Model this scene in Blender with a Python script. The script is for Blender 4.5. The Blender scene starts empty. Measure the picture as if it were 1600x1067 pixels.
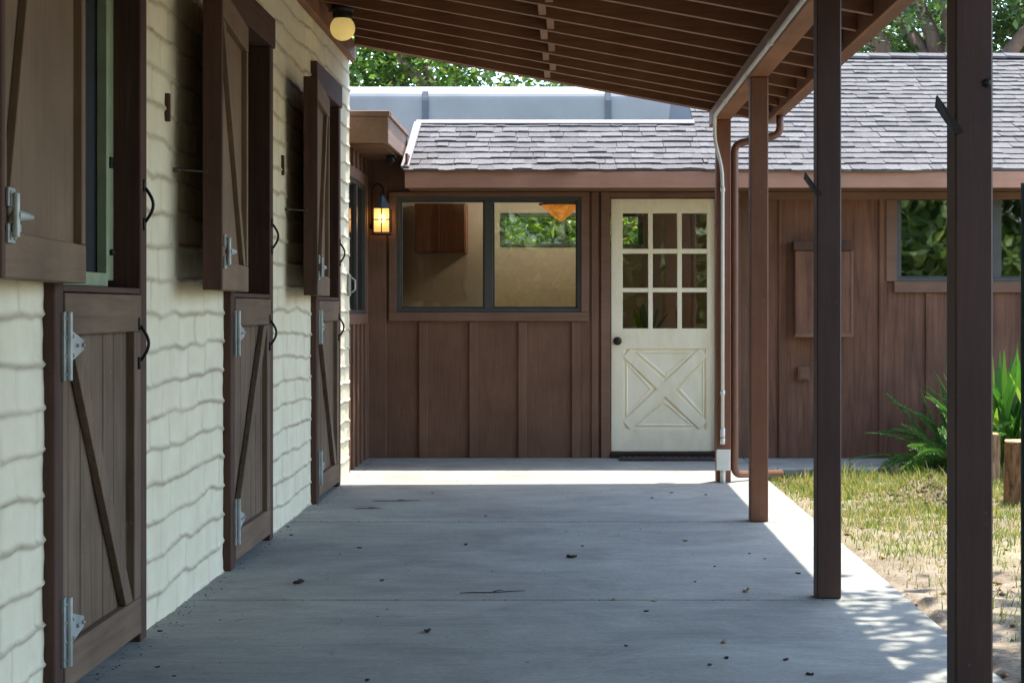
import bpy, math, random
import numpy as np
from mathutils import Vector, Matrix
random.seed(7); RNG = np.random.default_rng(11)
scn = bpy.context.scene; COL = scn.collection
F = 2550.0; CX = 885.0; CY = 482.0; EYE = 1.2
XW = -1.5625            # face of the stable wall
YF = 13.14              # face of the house facade
def lin(c):
    c /= 255.0
    return c/12.92 if c <= .04045 else ((c+.055)/1.055)**2.4
def S(r, g, b): return (lin(r), lin(g), lin(b))
def fx(px): return (px-CX)/194.0            # facade plane
def fz(py): return (715.0-py)/194.0

# ------------------------------------------------------------------ materials
class NT:
    def __init__(s, name):
        s.m = bpy.data.materials.new(name); s.m.use_nodes = True
        s.t = s.m.node_tree; s.n = s.t.nodes; s.l = s.t.links
        s.b = s.n['Principled BSDF']; s.out = s.n['Material Output']
    def add(s, typ, **kw):
        n = s.n.new(typ)
        for k, v in kw.items(): setattr(n, k, v)
        return n
    def link(s, a, b): s.l.new(a, b)
    def coord(s, scale=(1, 1, 1), out='Object'):
        tc = s.add('ShaderNodeTexCoord'); mp = s.add('ShaderNodeMapping')
        mp.inputs['Scale'].default_value = scale
        s.link(tc.outputs[out], mp.inputs['Vector']); return mp.outputs['Vector']
    def noise(s, vec, scale, detail=4, rough=.55, dist=0):
        n = s.add('ShaderNodeTexNoise'); n.inputs['Scale'].default_value = scale
        n.inputs['Detail'].default_value = detail; n.inputs['Roughness'].default_value = rough
        n.inputs['Distortion'].default_value = dist
        s.link(vec, n.inputs['Vector']); return n.outputs['Fac']
    def ramp(s, fac, stops):
        r = s.add('ShaderNodeValToRGB'); e = r.color_ramp.elements
        while len(e) < len(stops): e.new(.5)
        for el, (p, c) in zip(e, stops):
            el.position = p; el.color = (*c, 1) if len(c) == 3 else c
        s.link(fac, r.inputs['Fac']); return r.outputs['Color']
    def mix(s, fac, a, b, mode='MIX'):
        n = s.add('ShaderNodeMix', data_type='RGBA', blend_type=mode)
        for sock, v in ((n.inputs[0], fac), (n.inputs[6], a), (n.inputs[7], b)):
            if isinstance(v, (int, float)): sock.default_value = v
            elif isinstance(v, tuple): sock.default_value = (*v, 1)
            else: s.link(v, sock)
        return n.outputs[2]
    def bump(s, h, strength=.3, dist=.01):
        n = s.add('ShaderNodeBump'); n.inputs['Strength'].default_value = strength
        n.inputs['Distance'].default_value = dist
        s.link(h, n.inputs['Height']); s.link(n.outputs['Normal'], s.b.inputs['Normal'])
    def base(s, c, rough=.7, metal=0, spec=.4):
        if isinstance(c, tuple): s.b.inputs['Base Color'].default_value = (*c, 1)
        else: s.link(c, s.b.inputs['Base Color'])
        s.b.inputs['Roughness'].default_value = rough; s.b.inputs['Metallic'].default_value = metal
        s.b.inputs['Specular IOR Level'].default_value = spec
def mul(c, k): return tuple(min(1, x*k) for x in c)

def wood(name, c, axis='z', var=.3, rough=.75, wear=None, bump=.25, grain=34, spec=.25):
    t = NT(name); sc = [1, 1, 1]; sc['xyz'.index(axis)] = .06
    v = t.coord(tuple(sc)); g = t.noise(v, grain, 6, .65, .6); big = t.noise(t.coord(), 2.3, 4)
    col = t.ramp(g, [(.25, mul(c, 1-var)), (.5, c), (.78, mul(c, 1+var*.8))])
    col = t.mix(t.ramp(big, [(.3, (.72, .72, .72)), (.7, (1.18, 1.16, 1.14))]), (1, 1, 1), (1, 1, 1)) if False else \
        t.mix(1.0, col, t.ramp(big, [(.28, (.66, .65, .65)), (.7, (1.0, 1.0, 1.0))]), 'MULTIPLY')
    if wear:
        w = t.noise(t.coord((1, 1, 1)), 21, 8, .7, .3)
        col = t.mix(t.ramp(w, [(.63, (0, 0, 0)), (.70, (.9, .9, .9))]), col, wear)
    t.base(col, rough, 0, spec); t.bump(g, bump, .006); return t.m
def paint(name, c, rough=.5, var=.08, bump=.05, metal=0, spec=.4, scale=9):
    t = NT(name); n = t.noise(t.coord(), scale, 6, .6)
    t.base(t.ramp(n, [(.3, mul(c, 1-var)), (.7, mul(c, 1+var))]), rough, metal, spec)
    t.bump(t.noise(t.coord(), scale*12, 3), bump, .003); return t.m

M = {}
M['taupe'] = wood('taupe_painted_wood', S(130, 107, 84), 'z', .2, .72)
M['taupe_rail'] = wood('taupe_painted_rail', S(130, 107, 84), 'y', .2, .72)
M['brown_door'] = wood('weathered_brown_planks', S(124, 104, 84), 'z', .42, .8, S(158, 140, 118))
M['brown_rail'] = wood('weathered_brown_rail', S(124, 103, 84), 'y', .3, .8)
M['frame'] = wood('dark_brown_frame', S(88, 63, 52), 'z', .4, .7, S(58, 42, 35))
M['frame_rail'] = wood('dark_brown_header', S(92, 67, 56), 'y', .3, .7)
M['siding'] = wood('brown_siding_paint', S(122, 90, 71), 'z', .24, .78, S(138, 106, 86), .35, 60)
M['siding_red'] = wood('weathered_redwood_siding', S(128, 90, 70), 'z', .5, .8, S(94, 72, 60), .4, 26)
M['batten'] = wood('siding_batten_paint', S(126, 94, 75), 'z', .22, .75)
M['trim'] = wood('brown_trim_paint', S(132, 100, 82), 'x', .15, .7)
M['fascia'] = wood('pale_fascia_paint', S(186, 138, 112), 'x', .1, .65)  # one even pale brown for the house fascia board
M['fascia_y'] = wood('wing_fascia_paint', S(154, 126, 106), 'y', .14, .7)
M['rafter'] = wood('stained_rafter', S(138, 94, 66), 'x', .35, .65, None, .2, 40)
M['rafter_lit'] = wood('bounce_lit_rafter_edge', S(170, 132, 110), 'x', .2, .65)  # paler tone puts the slab's bounce light into undersides and blocking
M['deck'] = wood('roof_boards', S(112, 78, 58), 'y', .3, .8)
M['beam'] = wood('brown_beam_paint', S(150, 106, 80), 'y', .15, .6)
M['post'] = wood('brown_post', S(82, 58, 50), 'z', .22, .55, S(100, 76, 64), .18, 45, .35)
M['post_red'] = wood('reddish_brown_post', S(132, 86, 64), 'z', .2, .55, S(146, 104, 82), .18, 45, .35)  # far posts get a redder, lighter brown than the near ones
M['gutter'] = paint('brown_gutter_metal', S(118, 82, 64), .4, .08)
M['white_pipe'] = paint('white_conduit_paint', S(226, 222, 212), .45, .06)
def doorpaint():
    t = NT('cream_door_paint'); a = t.noise(t.coord((1, 1, .35)), 7, 7, .65, .4); b = t.noise(t.coord(), 30, 5, .7)
    c = t.ramp(a, [(.35, S(236, 222, 188)), (.55, S(246, 234, 204))])
    c = t.mix(t.ramp(b, [(.66, (0, 0, 0)), (.73, (.5, .5, .5))]), c, S(188, 172, 140))
    t.base(c, .42, 0, .4); t.bump(b, .06, .003); return t.m
M['door_white'] = doorpaint()
M['alum'] = paint('grey_window_metal', S(84, 84, 82), .4, .08, .03, .3)
M['palegreen'] = paint('pale_green_window_paint', S(150, 164, 132), .5, .15)
M['black_iron'] = paint('black_iron', S(38, 34, 33), .45, .2, .1, .3)
M['zinc'] = paint('galvanised_steel', S(164, 168, 162), .5, .3, .1, .35)
M['bronze'] = paint('dark_bronze', S(58, 46, 40), .35, .2, .05, .6)
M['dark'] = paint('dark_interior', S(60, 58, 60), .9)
M['screen'] = paint('dark_window_screen', S(44, 46, 54), .35, .2)
M['room'] = paint('room_plaster', S(196, 188, 170), .8, .05)
M['ceil'] = paint('room_ceiling', S(224, 208, 180), .8, .04)
M['cab'] = wood('cabinet_wood', S(128, 78, 50), 'z', .3, .5)
M['cap_metal'] = paint('blue_grey_metal', S(122, 142, 168), .45, .25, .1, .3)  # even blue-grey for the lantern cap
M['shed'] = paint('grey_shed_metal', S(138, 136, 132), .5, .16, .02, 0, .4, 1.1)
M['shed_batten'] = paint('grey_shed_batten', S(88, 90, 95), .5, .08)
M['flash'] = paint('pale_roof_flashing', S(122, 114, 110), .6, .3, .3, 0, .3, 14) if False else paint('pale_roof_flashing', S(122, 114, 110), .6, .1)
M['rubber'] = paint('dark_door_mat', S(64, 56, 54), .95, .3, .6)
M['tgreen'] = paint('dark_green_steel', S(50, 66, 58), .5, .2)
M['bark'] = wood('tree_bark', S(112, 92, 76), 'z', .5, .9, None, 1.0, 14)
M['stump_end'] = wood('cut_log_wood', S(196, 160, 116), 'z', .25, .8)
M['leaf_dry'] = paint('dry_leaf', S(70, 54, 44), .8, .4, .2, 0, .2, 40)
M['leaf_pale'] = paint('pale_dry_leaf', S(176, 164, 144), .8, .3, .2, 0, .2, 40)

def emis(name, c, s):
    t = NT(name); t.base(c, .4)
    t.b.inputs['Emission Color'].default_value = (*c, 1); t.b.inputs['Emission Strength'].default_value = s
    return t.m
M['bulb'] = emis('lit_bulb', (1, .70, .32), 4)
M['globe'] = emis('lit_opal_globe', S(244, 214, 130), .085)
def marbled():
    t = NT('lit_marbled_amber_glass'); n = t.noise(t.coord(), 9, 6, .65, 1.5)
    c = t.ramp(n, [(.3, S(168, 84, 22)), (.55, S(222, 140, 52)), (.75, S(246, 196, 110))])
    t.base(c, .3); t.link(c, t.b.inputs['Emission Color']); t.b.inputs['Emission Strength'].default_value = .15; return t.m
M['pendant'] = marbled()
def glass(name, tint, refl_rough=.0, ior=1.5):
    t = NT(name); t.n.remove(t.b)
    tr = t.add('ShaderNodeBsdfTransparent'); tr.inputs['Color'].default_value = (*tint, 1)
    gl = t.add('ShaderNodeBsdfGlossy'); gl.inputs['Roughness'].default_value = refl_rough
    fr = t.add('ShaderNodeFresnel'); fr.inputs['IOR'].default_value = ior
    # float glass waviness
    nz = t.noise(t.coord(), 5.5, 1.5); bp = t.add('ShaderNodeBump'); bp.inputs['Strength'].default_value = .045
    bp.inputs['Distance'].default_value = .01
    t.link(nz, bp.inputs['Height']); t.link(bp.outputs['Normal'], gl.inputs['Normal'])
    mx = t.add('ShaderNodeMixShader')
    t.link(fr.outputs[0], mx.inputs[0]); t.link(tr.outputs[0], mx.inputs[1]); t.link(gl.outputs[0], mx.inputs[2])
    t.link(mx.outputs[0], t.out.inputs['Surface']); return t.m
M['glass'] = glass('window_glass', (.9, .92, .9), 0, 2.8)
M['glass_screen'] = glass('screened_window_glass', (.66, .66, .64), .03, 1.9)
M['glass_dark'] = glass('dark_window_glass', (.35, .36, .35), .022, 4.4)
def amber():
    t = NT('amber_glass'); t.n.remove(t.b)
    tr = t.add('ShaderNodeBsdfTransparent'); tr.inputs['Color'].default_value = (1, .66, .3, 1)
    tl = t.add('ShaderNodeBsdfTranslucent'); tl.inputs['Color'].default_value = (1, .72, .40, 1)
    em = t.add('ShaderNodeEmission'); em.inputs['Color'].default_value = (1, .46, .16, 1); em.inputs['Strength'].default_value = .10
    mx = t.add('ShaderNodeMixShader'); mx.inputs[0].default_value = .6
    ad = t.add('ShaderNodeAddShader')
    t.link(tr.outputs[0], mx.inputs[1]); t.link(tl.outputs[0], mx.inputs[2])
    t.link(mx.outputs[0], ad.inputs[0]); t.link(em.outputs[0], ad.inputs[1])
    t.link(ad.outputs[0], t.out.inputs['Surface']); return t.m
M['amber'] = amber()
def leaves(name, stops, trans=.35, rough=.45):
    t = NT(name); g = t.add('ShaderNodeNewGeometry')
    col = t.ramp(g.outputs['Random Per Island'], stops)
    t.base(col, rough, 0, .35)
    tl = t.add('ShaderNodeBsdfTranslucent'); t.link(t.mix(1.0, col, (1.0, 1.0, .55), 'MULTIPLY'), tl.inputs['Color'])
    mx = t.add('ShaderNodeMixShader'); mx.inputs[0].default_value = trans
    t.link(t.b.outputs[0], mx.inputs[1]); t.link(tl.outputs[0], mx.inputs[2]); t.link(mx.outputs[0], t.out.inputs['Surface'])
    return t.m
M['leaf_a'] = leaves('broadleaf_foliage', [(0, S(58, 88, 36)), (.5, S(88, 122, 50)), (.85, S(120, 150, 62)), (.97, S(140, 158, 64)), (1, S(160, 150, 64))])
M['leaf_b'] = leaves('oak_foliage', [(0, S(48, 76, 40)), (.6, S(76, 106, 54)), (1, S(112, 136, 72))])
M['leaf_c'] = leaves('bluegreen_foliage', [(0, S(62, 92, 60)), (.6, S(92, 124, 82)), (1, S(138, 160, 106))])
M['leaf_d'] = leaves('pale_yard_foliage', [(0, S(84, 112, 62)), (.6, S(116, 142, 84)), (1, S(158, 174, 116))], .45)
M['leaf_e'] = leaves('bright_shrub_foliage', [(0, S(92, 128, 48)), (.6, S(132, 166, 66)), (1, S(184, 196, 100))], .55)
M['fern'] = leaves('foxtail_fern_needles', [(0, S(66, 116, 60)), (.6, S(98, 150, 72)), (1, S(154, 180, 92))], .3)
M['strap'] = leaves('strap_leaf_green', [(0, S(58, 106, 48)), (.6, S(84, 138, 56)), (1, S(138, 170, 74))], .35)
M['grass'] = leaves('grass_blades', [(0, S(72, 106, 38)), (.45, S(122, 146, 54)), (.55, S(172, 160, 98)), (1, S(192, 178, 134))], .4, .6)

def concrete():
    t = NT('broomed_concrete'); st = t.noise(t.coord((.8, 9, 1)), 3.4, 8, .75, .3)
    bl = t.noise(t.coord((.9, 1.2, 1)), 1.7, 10, .72, .4); fn = t.noise(t.coord((.6, 1, 1)), 70, 6, .85); sp = t.noise(t.coord((.6, 1.8, 1)), 2.4, 9, .74, .7)
    c = t.ramp(st, [(.25, S(140, 141, 134)), (.75, S(164, 164, 155))])
    c = t.mix(1.0, c, t.ramp(bl, [(.34, (.74, .74, .72)), (.5, (.98, .975, .95)), (.66, (1.2, 1.19, 1.15))]), 'MULTIPLY')
    c = t.mix(t.ramp(sp, [(.60, (0, 0, 0)), (.74, (.55, .55, .55))]), c, S(92, 90, 84))
    c = t.mix(1.0, c, t.ramp(fn, [(.34, (.78, .78, .78)), (.58, (1.06, 1.06, 1.06))]), 'MULTIPLY')
    mk = t.noise(t.coord((1, 1, 1)), 9, 3, .5, 2.5)
    c = t.mix(t.ramp(mk, [(.70, (0, 0, 0)), (.74, (.35, .35, .35))]), c, S(100, 96, 90))
    vo = t.add('ShaderNodeTexVoronoi', feature='DISTANCE_TO_EDGE'); vo.inputs['Scale'].default_value = .55
    wv = t.add('ShaderNodeTexNoise'); wv.inputs['Scale'].default_value = 2.2; wv.inputs['Detail'].default_value = 8
    va = t.add('ShaderNodeVectorMath', operation='MULTIPLY_ADD'); va.inputs[1].default_value = (.7, .7, .7)
    cc = t.coord(); t.link(cc, wv.inputs['Vector']); t.link(wv.outputs['Color'], va.inputs[0]); t.link(cc, va.inputs[2]); t.link(va.outputs[0], vo.inputs['Vector'])
    ck = t.ramp(vo.outputs['Distance'], [(.0, (.4, .4, .4)), (.004, (0, 0, 0))]); mk2 = t.noise(t.coord(), .9, 3)
    c = t.mix(t.mix(1.0, ck, t.ramp(mk2, [(.54, (0, 0, 0)), (.62, (1, 1, 1))]), 'MULTIPLY'), c, S(70, 68, 64))
    t.base(c, .78, 0, .3); t.bump(fn, .10, .003); return t.m
M['concrete'] = concrete()
def dirt():
    t = NT('dry_dirt'); a = t.noise(t.coord(), 3.2, 8, .65, .3); b = t.noise(t.coord(), 46, 5, .7)
    c = t.ramp(a, [(.3, S(120, 108, 90)), (.55, S(154, 142, 124)), (.75, S(176, 166, 146))])
    c = t.mix(1.0, c, t.ramp(b, [(.3, (.62, .6, .58)), (.62, (1, 1, 1))]), 'MULTIPLY')
    far = t.noise(t.coord(), .5, 4)
    c = t.mix(t.ramp(far, [(.5, (0, 0, 0)), (.62, (.6, .6, .6))]), c, S(124, 126, 78))
    t.base(c, .95, 0, .1); t.bump(b, .6, .02); return t.m
M['dirt'] = dirt()
M['clod'] = paint('dirt_clod', S(124, 100, 78), .95, .4, .5, 0, .1, 16)
def block():
    t = NT('cream_painted_slump_block'); a = t.noise(t.coord(), 5, 6, .6); b = t.noise(t.coord((1, 1, 1)), 42, 6, .7, .5)
    c = t.ramp(a, [(.3, S(228, 217, 186)), (.7, S(242, 233, 204))])
    c = t.mix(t.ramp(b, [(.66, (0, 0, 0)), (.74, (.55, .55, .55))]), c, S(176, 164, 138))
    at = t.add('ShaderNodeVertexColor', layer_name='joint_shade_dirt')
    c = t.mix(at.outputs['Color'], c, S(172, 158, 132))  # tan in the joints stands for their shading and collected dirt
    t.base(c, .7, 0, .3); t.bump(b, .25, .006); return t.m
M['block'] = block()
def shingle():
    t = NT('grey_shake_shingle'); g = t.add('ShaderNodeNewGeometry')
    n = t.noise(t.coord((1, .4, 1)), 60, 6, .8)
    c = t.ramp(g.outputs['Random Per Island'], [(0, S(94, 90, 87)), (.5, S(102, 98, 95)), (1, S(111, 107, 104))])
    c = t.mix(1.0, c, t.ramp(n, [(.3, (.6, .6, .6)), (.65, (1.1, 1.1, 1.1))]), 'MULTIPLY')
    t.base(c, .85, 0, .2); t.bump(n, .5, .01); return t.m
M['shingle'] = shingle()
def bark_stump():
    t = NT('log_bark'); n = t.noise(t.coord((1, 1, .18)), 26, 7, .7, .8)
    t.base(t.ramp(n, [(.3, S(74, 54, 40)), (.5, S(146, 112, 82)), (.75, S(190, 156, 118))]), .9, 0, .1); t.bump(n, 1.0, .03); return t.m
M['log'] = bark_stump()

# ------------------------------------------------------------------ mesh builder
class MB:
    def __init__(s): s.v = []; s.f = []
    def add(s, vs, fs):
        k = len(s.v); s.v += [tuple(p) for p in vs]; s.f += [tuple(i+k for i in f) for f in fs]; return s
    def hexa(s, p):   # 8 points: bottom 4 ccw, top 4 ccw
        return s.add(p, [(0, 3, 2, 1), (4, 5, 6, 7), (0, 1, 5, 4), (1, 2, 6, 5), (2, 3, 7, 6), (3, 0, 4, 7)])
    def box(s, x0, x1, y0, y1, z0, z1):
        return s.hexa([(x0, y0, z0), (x1, y0, z0), (x1, y1, z0), (x0, y1, z0), (x0, y0, z1), (x1, y0, z1), (x1, y1, z1), (x0, y1, z1)])
    def bar(s, a, b, u, v):     # bar from a to b, half-vectors u, v
        a, b, u, v = map(Vector, (a, b, u, v))
        return s.hexa([a-u-v, a+u-v, a+u+v, a-u+v, b-u-v, b+u-v, b+u+v, b-u+v])
    def tube(s, pts, r, n=10, cap=True):
        pts = [Vector(p) for p in pts]; rs = r if isinstance(r, (list, tuple)) else [r]*len(pts)
        k0 = len(s.v); ref = None
        for i, p in enumerate(pts):
            d = (pts[min(i+1, len(pts)-1)]-pts[max(i-1, 0)]).normalized()
            if ref is None: ref = d.orthogonal().normalized()
            ref = (ref-d*ref.dot(d)).normalized(); w = d.cross(ref)
            for j in range(n):
                a = 2*math.pi*j/n; s.v.append(tuple(p+(ref*math.cos(a)+w*math.sin(a))*rs[i]))
        for i in range(len(pts)-1):
            for j in range(n):
                a, b = k0+i*n+j, k0+i*n+(j+1) % n; s.f.append((a, b, b+n, a+n))
        if cap:
            s.f.append(tuple(k0+j for j in reversed(range(n)))); e = k0+(len(pts)-1)*n; s.f.append(tuple(e+j for j in range(n)))
        return s
    def lathe(s, prof, c, n=20, ax='z'):
        k0 = len(s.v); c = Vector(c)
        for r, h in prof:
            for j in range(n):
                a = 2*math.pi*j/n; u, w = r*math.cos(a), r*math.sin(a)
                s.v.append(tuple(c+Vector((u, w, h) if ax == 'z' else ((h, u, w) if ax == 'x' else (u, h, w)))))
        for i in range(len(prof)-1):
            for j in range(n):
                a, b = k0+i*n+j, k0+i*n+(j+1) % n; s.f.append((a, b, b+n, a+n))
        s.f.append(tuple(k0+j for j in reversed(range(n)))); e = k0+(len(prof)-1)*n; s.f.append(tuple(e+j for j in range(n)))
        return s
ORI = {}
def finish(o, me, mat, bevel, smooth):
    me.materials.append(mat)
    if smooth: me.shade_smooth()
    if bevel:
        b = o.modifiers.new('bevel', 'BEVEL'); b.width = bevel; b.segments = 1; b.limit_method = 'ANGLE'; b.harden_normals = False
def obj(name, mb, mat, parent=None, bevel=.003, smooth=False, label=None):
    off = ORI.get(parent.name, Vector((0, 0, 0))) if parent else Vector((0, 0, 0))
    me = bpy.data.meshes.new(name); me.from_pydata([tuple(Vector(p)-off) for p in mb.v], [], mb.f); me.update()
    o = bpy.data.objects.new(name, me); COL.objects.link(o)
    finish(o, me, M[mat], bevel, smooth)
    if parent: o.parent = parent; ORI[o.name] = off
    if label: o['label'] = label
    return o
def npmesh(name, V, Q, mat, parent=None, smooth=False, mats=None, midx=None):
    off = ORI.get(parent.name, Vector((0, 0, 0))) if parent else Vector((0, 0, 0))
    V = np.asarray(V, dtype=np.float32)-np.array(off, dtype=np.float32); Q = np.asarray(Q, dtype=np.int32)
    me = bpy.data.meshes.new(name); k = Q.shape[1]
    me.vertices.add(len(V)); me.vertices.foreach_set('co', V.ravel())
    me.loops.add(Q.size); me.loops.foreach_set('vertex_index', Q.ravel())
    me.polygons.add(len(Q)); me.polygons.foreach_set('loop_start', np.arange(0, Q.size, k, dtype=np.int32))
    me.polygons.foreach_set('loop_total', np.full(len(Q), k, dtype=np.int32))
    me.update(calc_edges=True); me.validate()
    o = bpy.data.objects.new(name, me); COL.objects.link(o); me.materials.append(M[mat])
    if smooth: me.shade_smooth()
    if parent: o.parent = parent; ORI[o.name] = off
    return o
def tag(o, label=None, cat=None, group=None, kind=None):
    for k, v in (('label', label), ('category', cat), ('group', group), ('kind', kind)):
        if v: o[k] = v
    return o
def thing(name, label, cat, loc=(0, 0, 0), group=None):
    o = bpy.data.objects.new(name, None); COL.objects.link(o); o.location = loc; o.empty_display_size = .1
    ORI[o.name] = Vector(loc); return tag(o, label, cat, group)
def single(name, mb, mat, label, cat, loc, group=None, **kw):
    mb.v = [tuple(Vector(p)-Vector(loc)) for p in mb.v]
    o = obj(name, mb, mat, None, **kw); o.location = loc; return tag(o, label, cat, group)

def vnoise(x, y, seed=0):
    x = np.asarray(x, dtype=np.float64); y = np.asarray(y, dtype=np.float64)
    tab = np.random.default_rng(seed).random((256, 256))
    xi = np.floor(x).astype(int); yi = np.floor(y).astype(int); u = x-xi; v = y-yi
    u = u*u*(3-2*u); v = v*v*(3-2*v); g = lambda a, b: tab[a & 255, b & 255]
    return (g(xi, yi)*(1-u)+g(xi+1, yi)*u)*(1-v)+(g(xi, yi+1)*(1-u)+g(xi+1, yi+1)*u)*v

# ------------------------------------------------------------------ camera, light
cam = bpy.data.cameras.new('camera'); co = bpy.data.objects.new('camera', cam); COL.objects.link(co)
co.location = (0, 0, EYE); co.rotation_euler = (math.radians(90), 0, 0)
cam.sensor_width = 36; cam.lens = F/1600*36; cam.shift_x = -(CX-800)/1600; cam.shift_y = (CY-533.5)/1600
cam.clip_start = .05; cam.clip_end = 2000; scn.camera = co
SUN = Vector((.16, .22, 1)).normalized()
w = bpy.data.worlds.new('World'); scn.world = w; w.use_nodes = True
sk = w.node_tree.nodes.new('ShaderNodeTexSky'); sk.sky_type = 'NISHITA'; sk.sun_disc = False
sk.sun_elevation = math.asin(SUN.z); sk.sun_rotation = math.atan2(SUN.x, SUN.y)
w.node_tree.links.new(sk.outputs[0], w.node_tree.nodes['Background'].inputs[0])
w.node_tree.nodes['Background'].inputs[1].default_value = .15
sl = bpy.data.lights.new('sun', 'SUN'); sl.energy = 2.0; sl.angle = math.radians(.5); sl.color = (1, .95, .87)
so = bpy.data.objects.new('sun', sl); COL.objects.link(so); so.rotation_euler = SUN.to_track_quat('Z', 'Y').to_euler(); so.location = (3, 4, 20)
scn.view_settings.view_transform = 'Standard'; scn.view_settings.look = 'None'; scn.view_settings.exposure = 2.42
scn.view_settings.gamma = 1; scn.view_settings.use_curve_mapping = False
scn.cycles.max_bounces = 12; scn.cycles.diffuse_bounces = 8; scn.cycles.transparent_max_bounces = 16
scn.cycles.use_denoising = True; scn.cycles.sample_clamp_indirect = 6; scn.cycles.caustics_reflective = False

# ------------------------------------------------------------------ ground and slab
def axis(lo, hi, f0, f1, st):
    fine = np.arange(f0, f1, st); out = []; d = st*2; p = f0
    while p > lo: p -= d; out.append(p); d *= 1.5
    left = out[::-1]; out = []; d = st*2; p = fine[-1]
    while p < hi: p += d; out.append(p); d *= 1.5
    return np.concatenate([left, fine, out])
gx = axis(-400, 400, 1.2, 5.2, .03); gy = axis(-400, 400, 3.6, 12.4, .03)
GX, GY = np.meshgrid(gx, gy, indexing='ij')
def ground_h(X, Y):
    X = np.asarray(X, float); Y = np.asarray(Y, float)
    near = np.clip((X-1.40)*8, 0, 1)*np.exp(-np.clip(np.hypot(np.maximum(X-5, 0), np.maximum(abs(Y-8)-5, 0)), 0, 30)*.3)
    h = (vnoise(X*1.3, Y*1.3, 1)-.5)*.05+(vnoise(X*5, Y*5, 2)-.5)*.03+(vnoise(X*14, Y*14, 3)-.5)*.022
    m = np.exp(-(((X-2.36)/.30)**2+((Y-10.75)/.28)**2)); h = h+m*(.13+.09*(vnoise(X*22, Y*22, 5)-.5))
    h = h-.10*np.exp(-(((X-2.38)/.14)**2+((Y-10.42)/.10)**2))
    return -.062+h*near-.06*(1-np.clip((X-1.40)*8, 0, 1))
Z = ground_h(GX, GY); nx, ny = Z.shape
idx = np.arange(nx*ny).reshape(nx, ny)
Q = np.stack([idx[:-1, :-1], idx[1:, :-1], idx[1:, 1:], idx[:-1, 1:]], -1).reshape(-1, 4)
tag(npmesh('ground', np.stack([GX, GY, Z], -1).reshape(-1, 3), Q, 'dirt', smooth=True), kind='structure')
sb = MB(); js = [-5, -.6, 1.83, 4.28, 6.725, 9.19, 13.135]
for a, b in zip(js[:-1], js[1:]): sb.box(-1.62, 1.418, a+.008, b-.008, -.11, 0)
sb.box(1.422, 8, 12.25, 13.135, -.11, -.003)
sb.box(-1.62, 1.40, -5, 13.1, -.12, -.016)
tag(obj('patio', sb, 'concrete', bevel=.007), kind='structure')

# ------------------------------------------------------------------ stable building
st = thing('stable_building', 'cream painted slump block stable with brown dutch doors along the left of the patio', 'stable', (XW, 8, 0))
Y0S = [4.89, 7.46, 10.01]; YE = 11.79
ys = np.arange(2.4, YE+.001, .014); zs = np.arange(-.02, 3.12, .0062)
GY, GZ = np.meshgrid(ys, zs, indexing='ij')
C = .1315
warp = (vnoise(GY*2.1, GZ*3.2, 21)-.5)*.036+(vnoise(GY*6, GZ*5, 22)-.5)*.026+(vnoise(GY*17, GZ*8, 29)-.5)*.008
zz = (GZ+warp)/C; k = np.floor(zz); v = zz-k
lipn = .55+.6*vnoise(GY*5, np.round(zz)*7.3, 23)
dz = (zz-np.round(zz))*C
lip = .0105*np.exp(-(dz/(.0065+.005*vnoise(GY*6, np.round(zz)*2.7, 37)))**2)*lipn-.003*np.exp(-((dz+.011)/.0045)**2)*(.3+.7*vnoise(GY*5, np.round(zz)*3.1, 33))
u = (GY+(vnoise(k*3.1, k*1.7, 31)-.5)*.1+(k % 2)*.15+(vnoise(GY*3, GZ*9, 24)-.5)*.02)/.30
du = np.abs(u-np.round(u))*.30
vj = -.011*np.exp(-(du/.008)**2)*(.15+.85*vnoise(GY*3, GZ*11, 25))
face = (vnoise(GY*4, GZ*6, 26)-.5)*.004+(vnoise(GY*19, GZ*24, 27)-.5)*.003+(vnoise(np.floor(u)*5.1+.3, k*3.7+.2, 28)-.5)*.007
bulge = .001*(1-(2*v-1)**4)
X = XW-.006+lip+vj+face+bulge
V = np.stack([X, GY, GZ], -1).reshape(-1, 3)
ny, nz = X.shape; idx = np.arange(ny*nz).reshape(ny, nz)
keep = np.ones((ny-1, nz-1), bool)
for y0 in Y0S:
    yc = ys[:-1]; zc = zs[:-1]
    keep &= ~(((yc > y0+.03) & (yc < y0+1.03))[:, None] & (zc < 2.62)[None, :])
Q = np.stack([idx[:-1, :-1], idx[1:, :-1], idx[1:, 1:], idx[:-1, 1:]], -1)[keep]
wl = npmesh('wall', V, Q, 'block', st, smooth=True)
joint_tint = np.clip(np.exp(-((dz+.003)/.010)**2)*.85*lipn+np.exp(-(du/.007)**2)*.8*vnoise(GY*4, GZ*9, 35), 0, 1).reshape(-1)  # mask for the painted joint shading and dirt
ca = wl.data.color_attributes.new('joint_shade_dirt', 'FLOAT_COLOR', 'POINT')
ca.data.foreach_set('color', np.stack([joint_tint, joint_tint, joint_tint, np.ones_like(joint_tint)], -1).astype(np.float32).ravel())
sb = MB(); sb.box(XW-.2, XW-.012, -5, 2.4, -.05, 3.12)           # continuation towards the viewer
sb.box(-8, XW-.03, YE-.15, YE-.012, -.05, 3.12)                   # end wall
sb.box(-8, XW-.2, -5.2, -5, -.05, 3.12); sb.box(-8.2, -8, -5, YE-.02, -.05, 3.12)
obj('end_wall', sb, 'block', st, 0)
sb = MB(); sb.box(-8.4, XW-.015, -5.4, YE-.02, 3.12, 3.26); obj('roof', sb, 'deck', st)
ib = MB(); ib.add([(-4.6, 2.5, -.02), (-4.6, YE-.2, -.02), (-4.6, YE-.2, 3.1), (-4.6, 2.5, 3.1), (XW-.2, 2.5, -.02), (XW-.2, YE-.2, -.02)], [(0, 1, 2, 3), (0, 4, 5, 1)])
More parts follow.
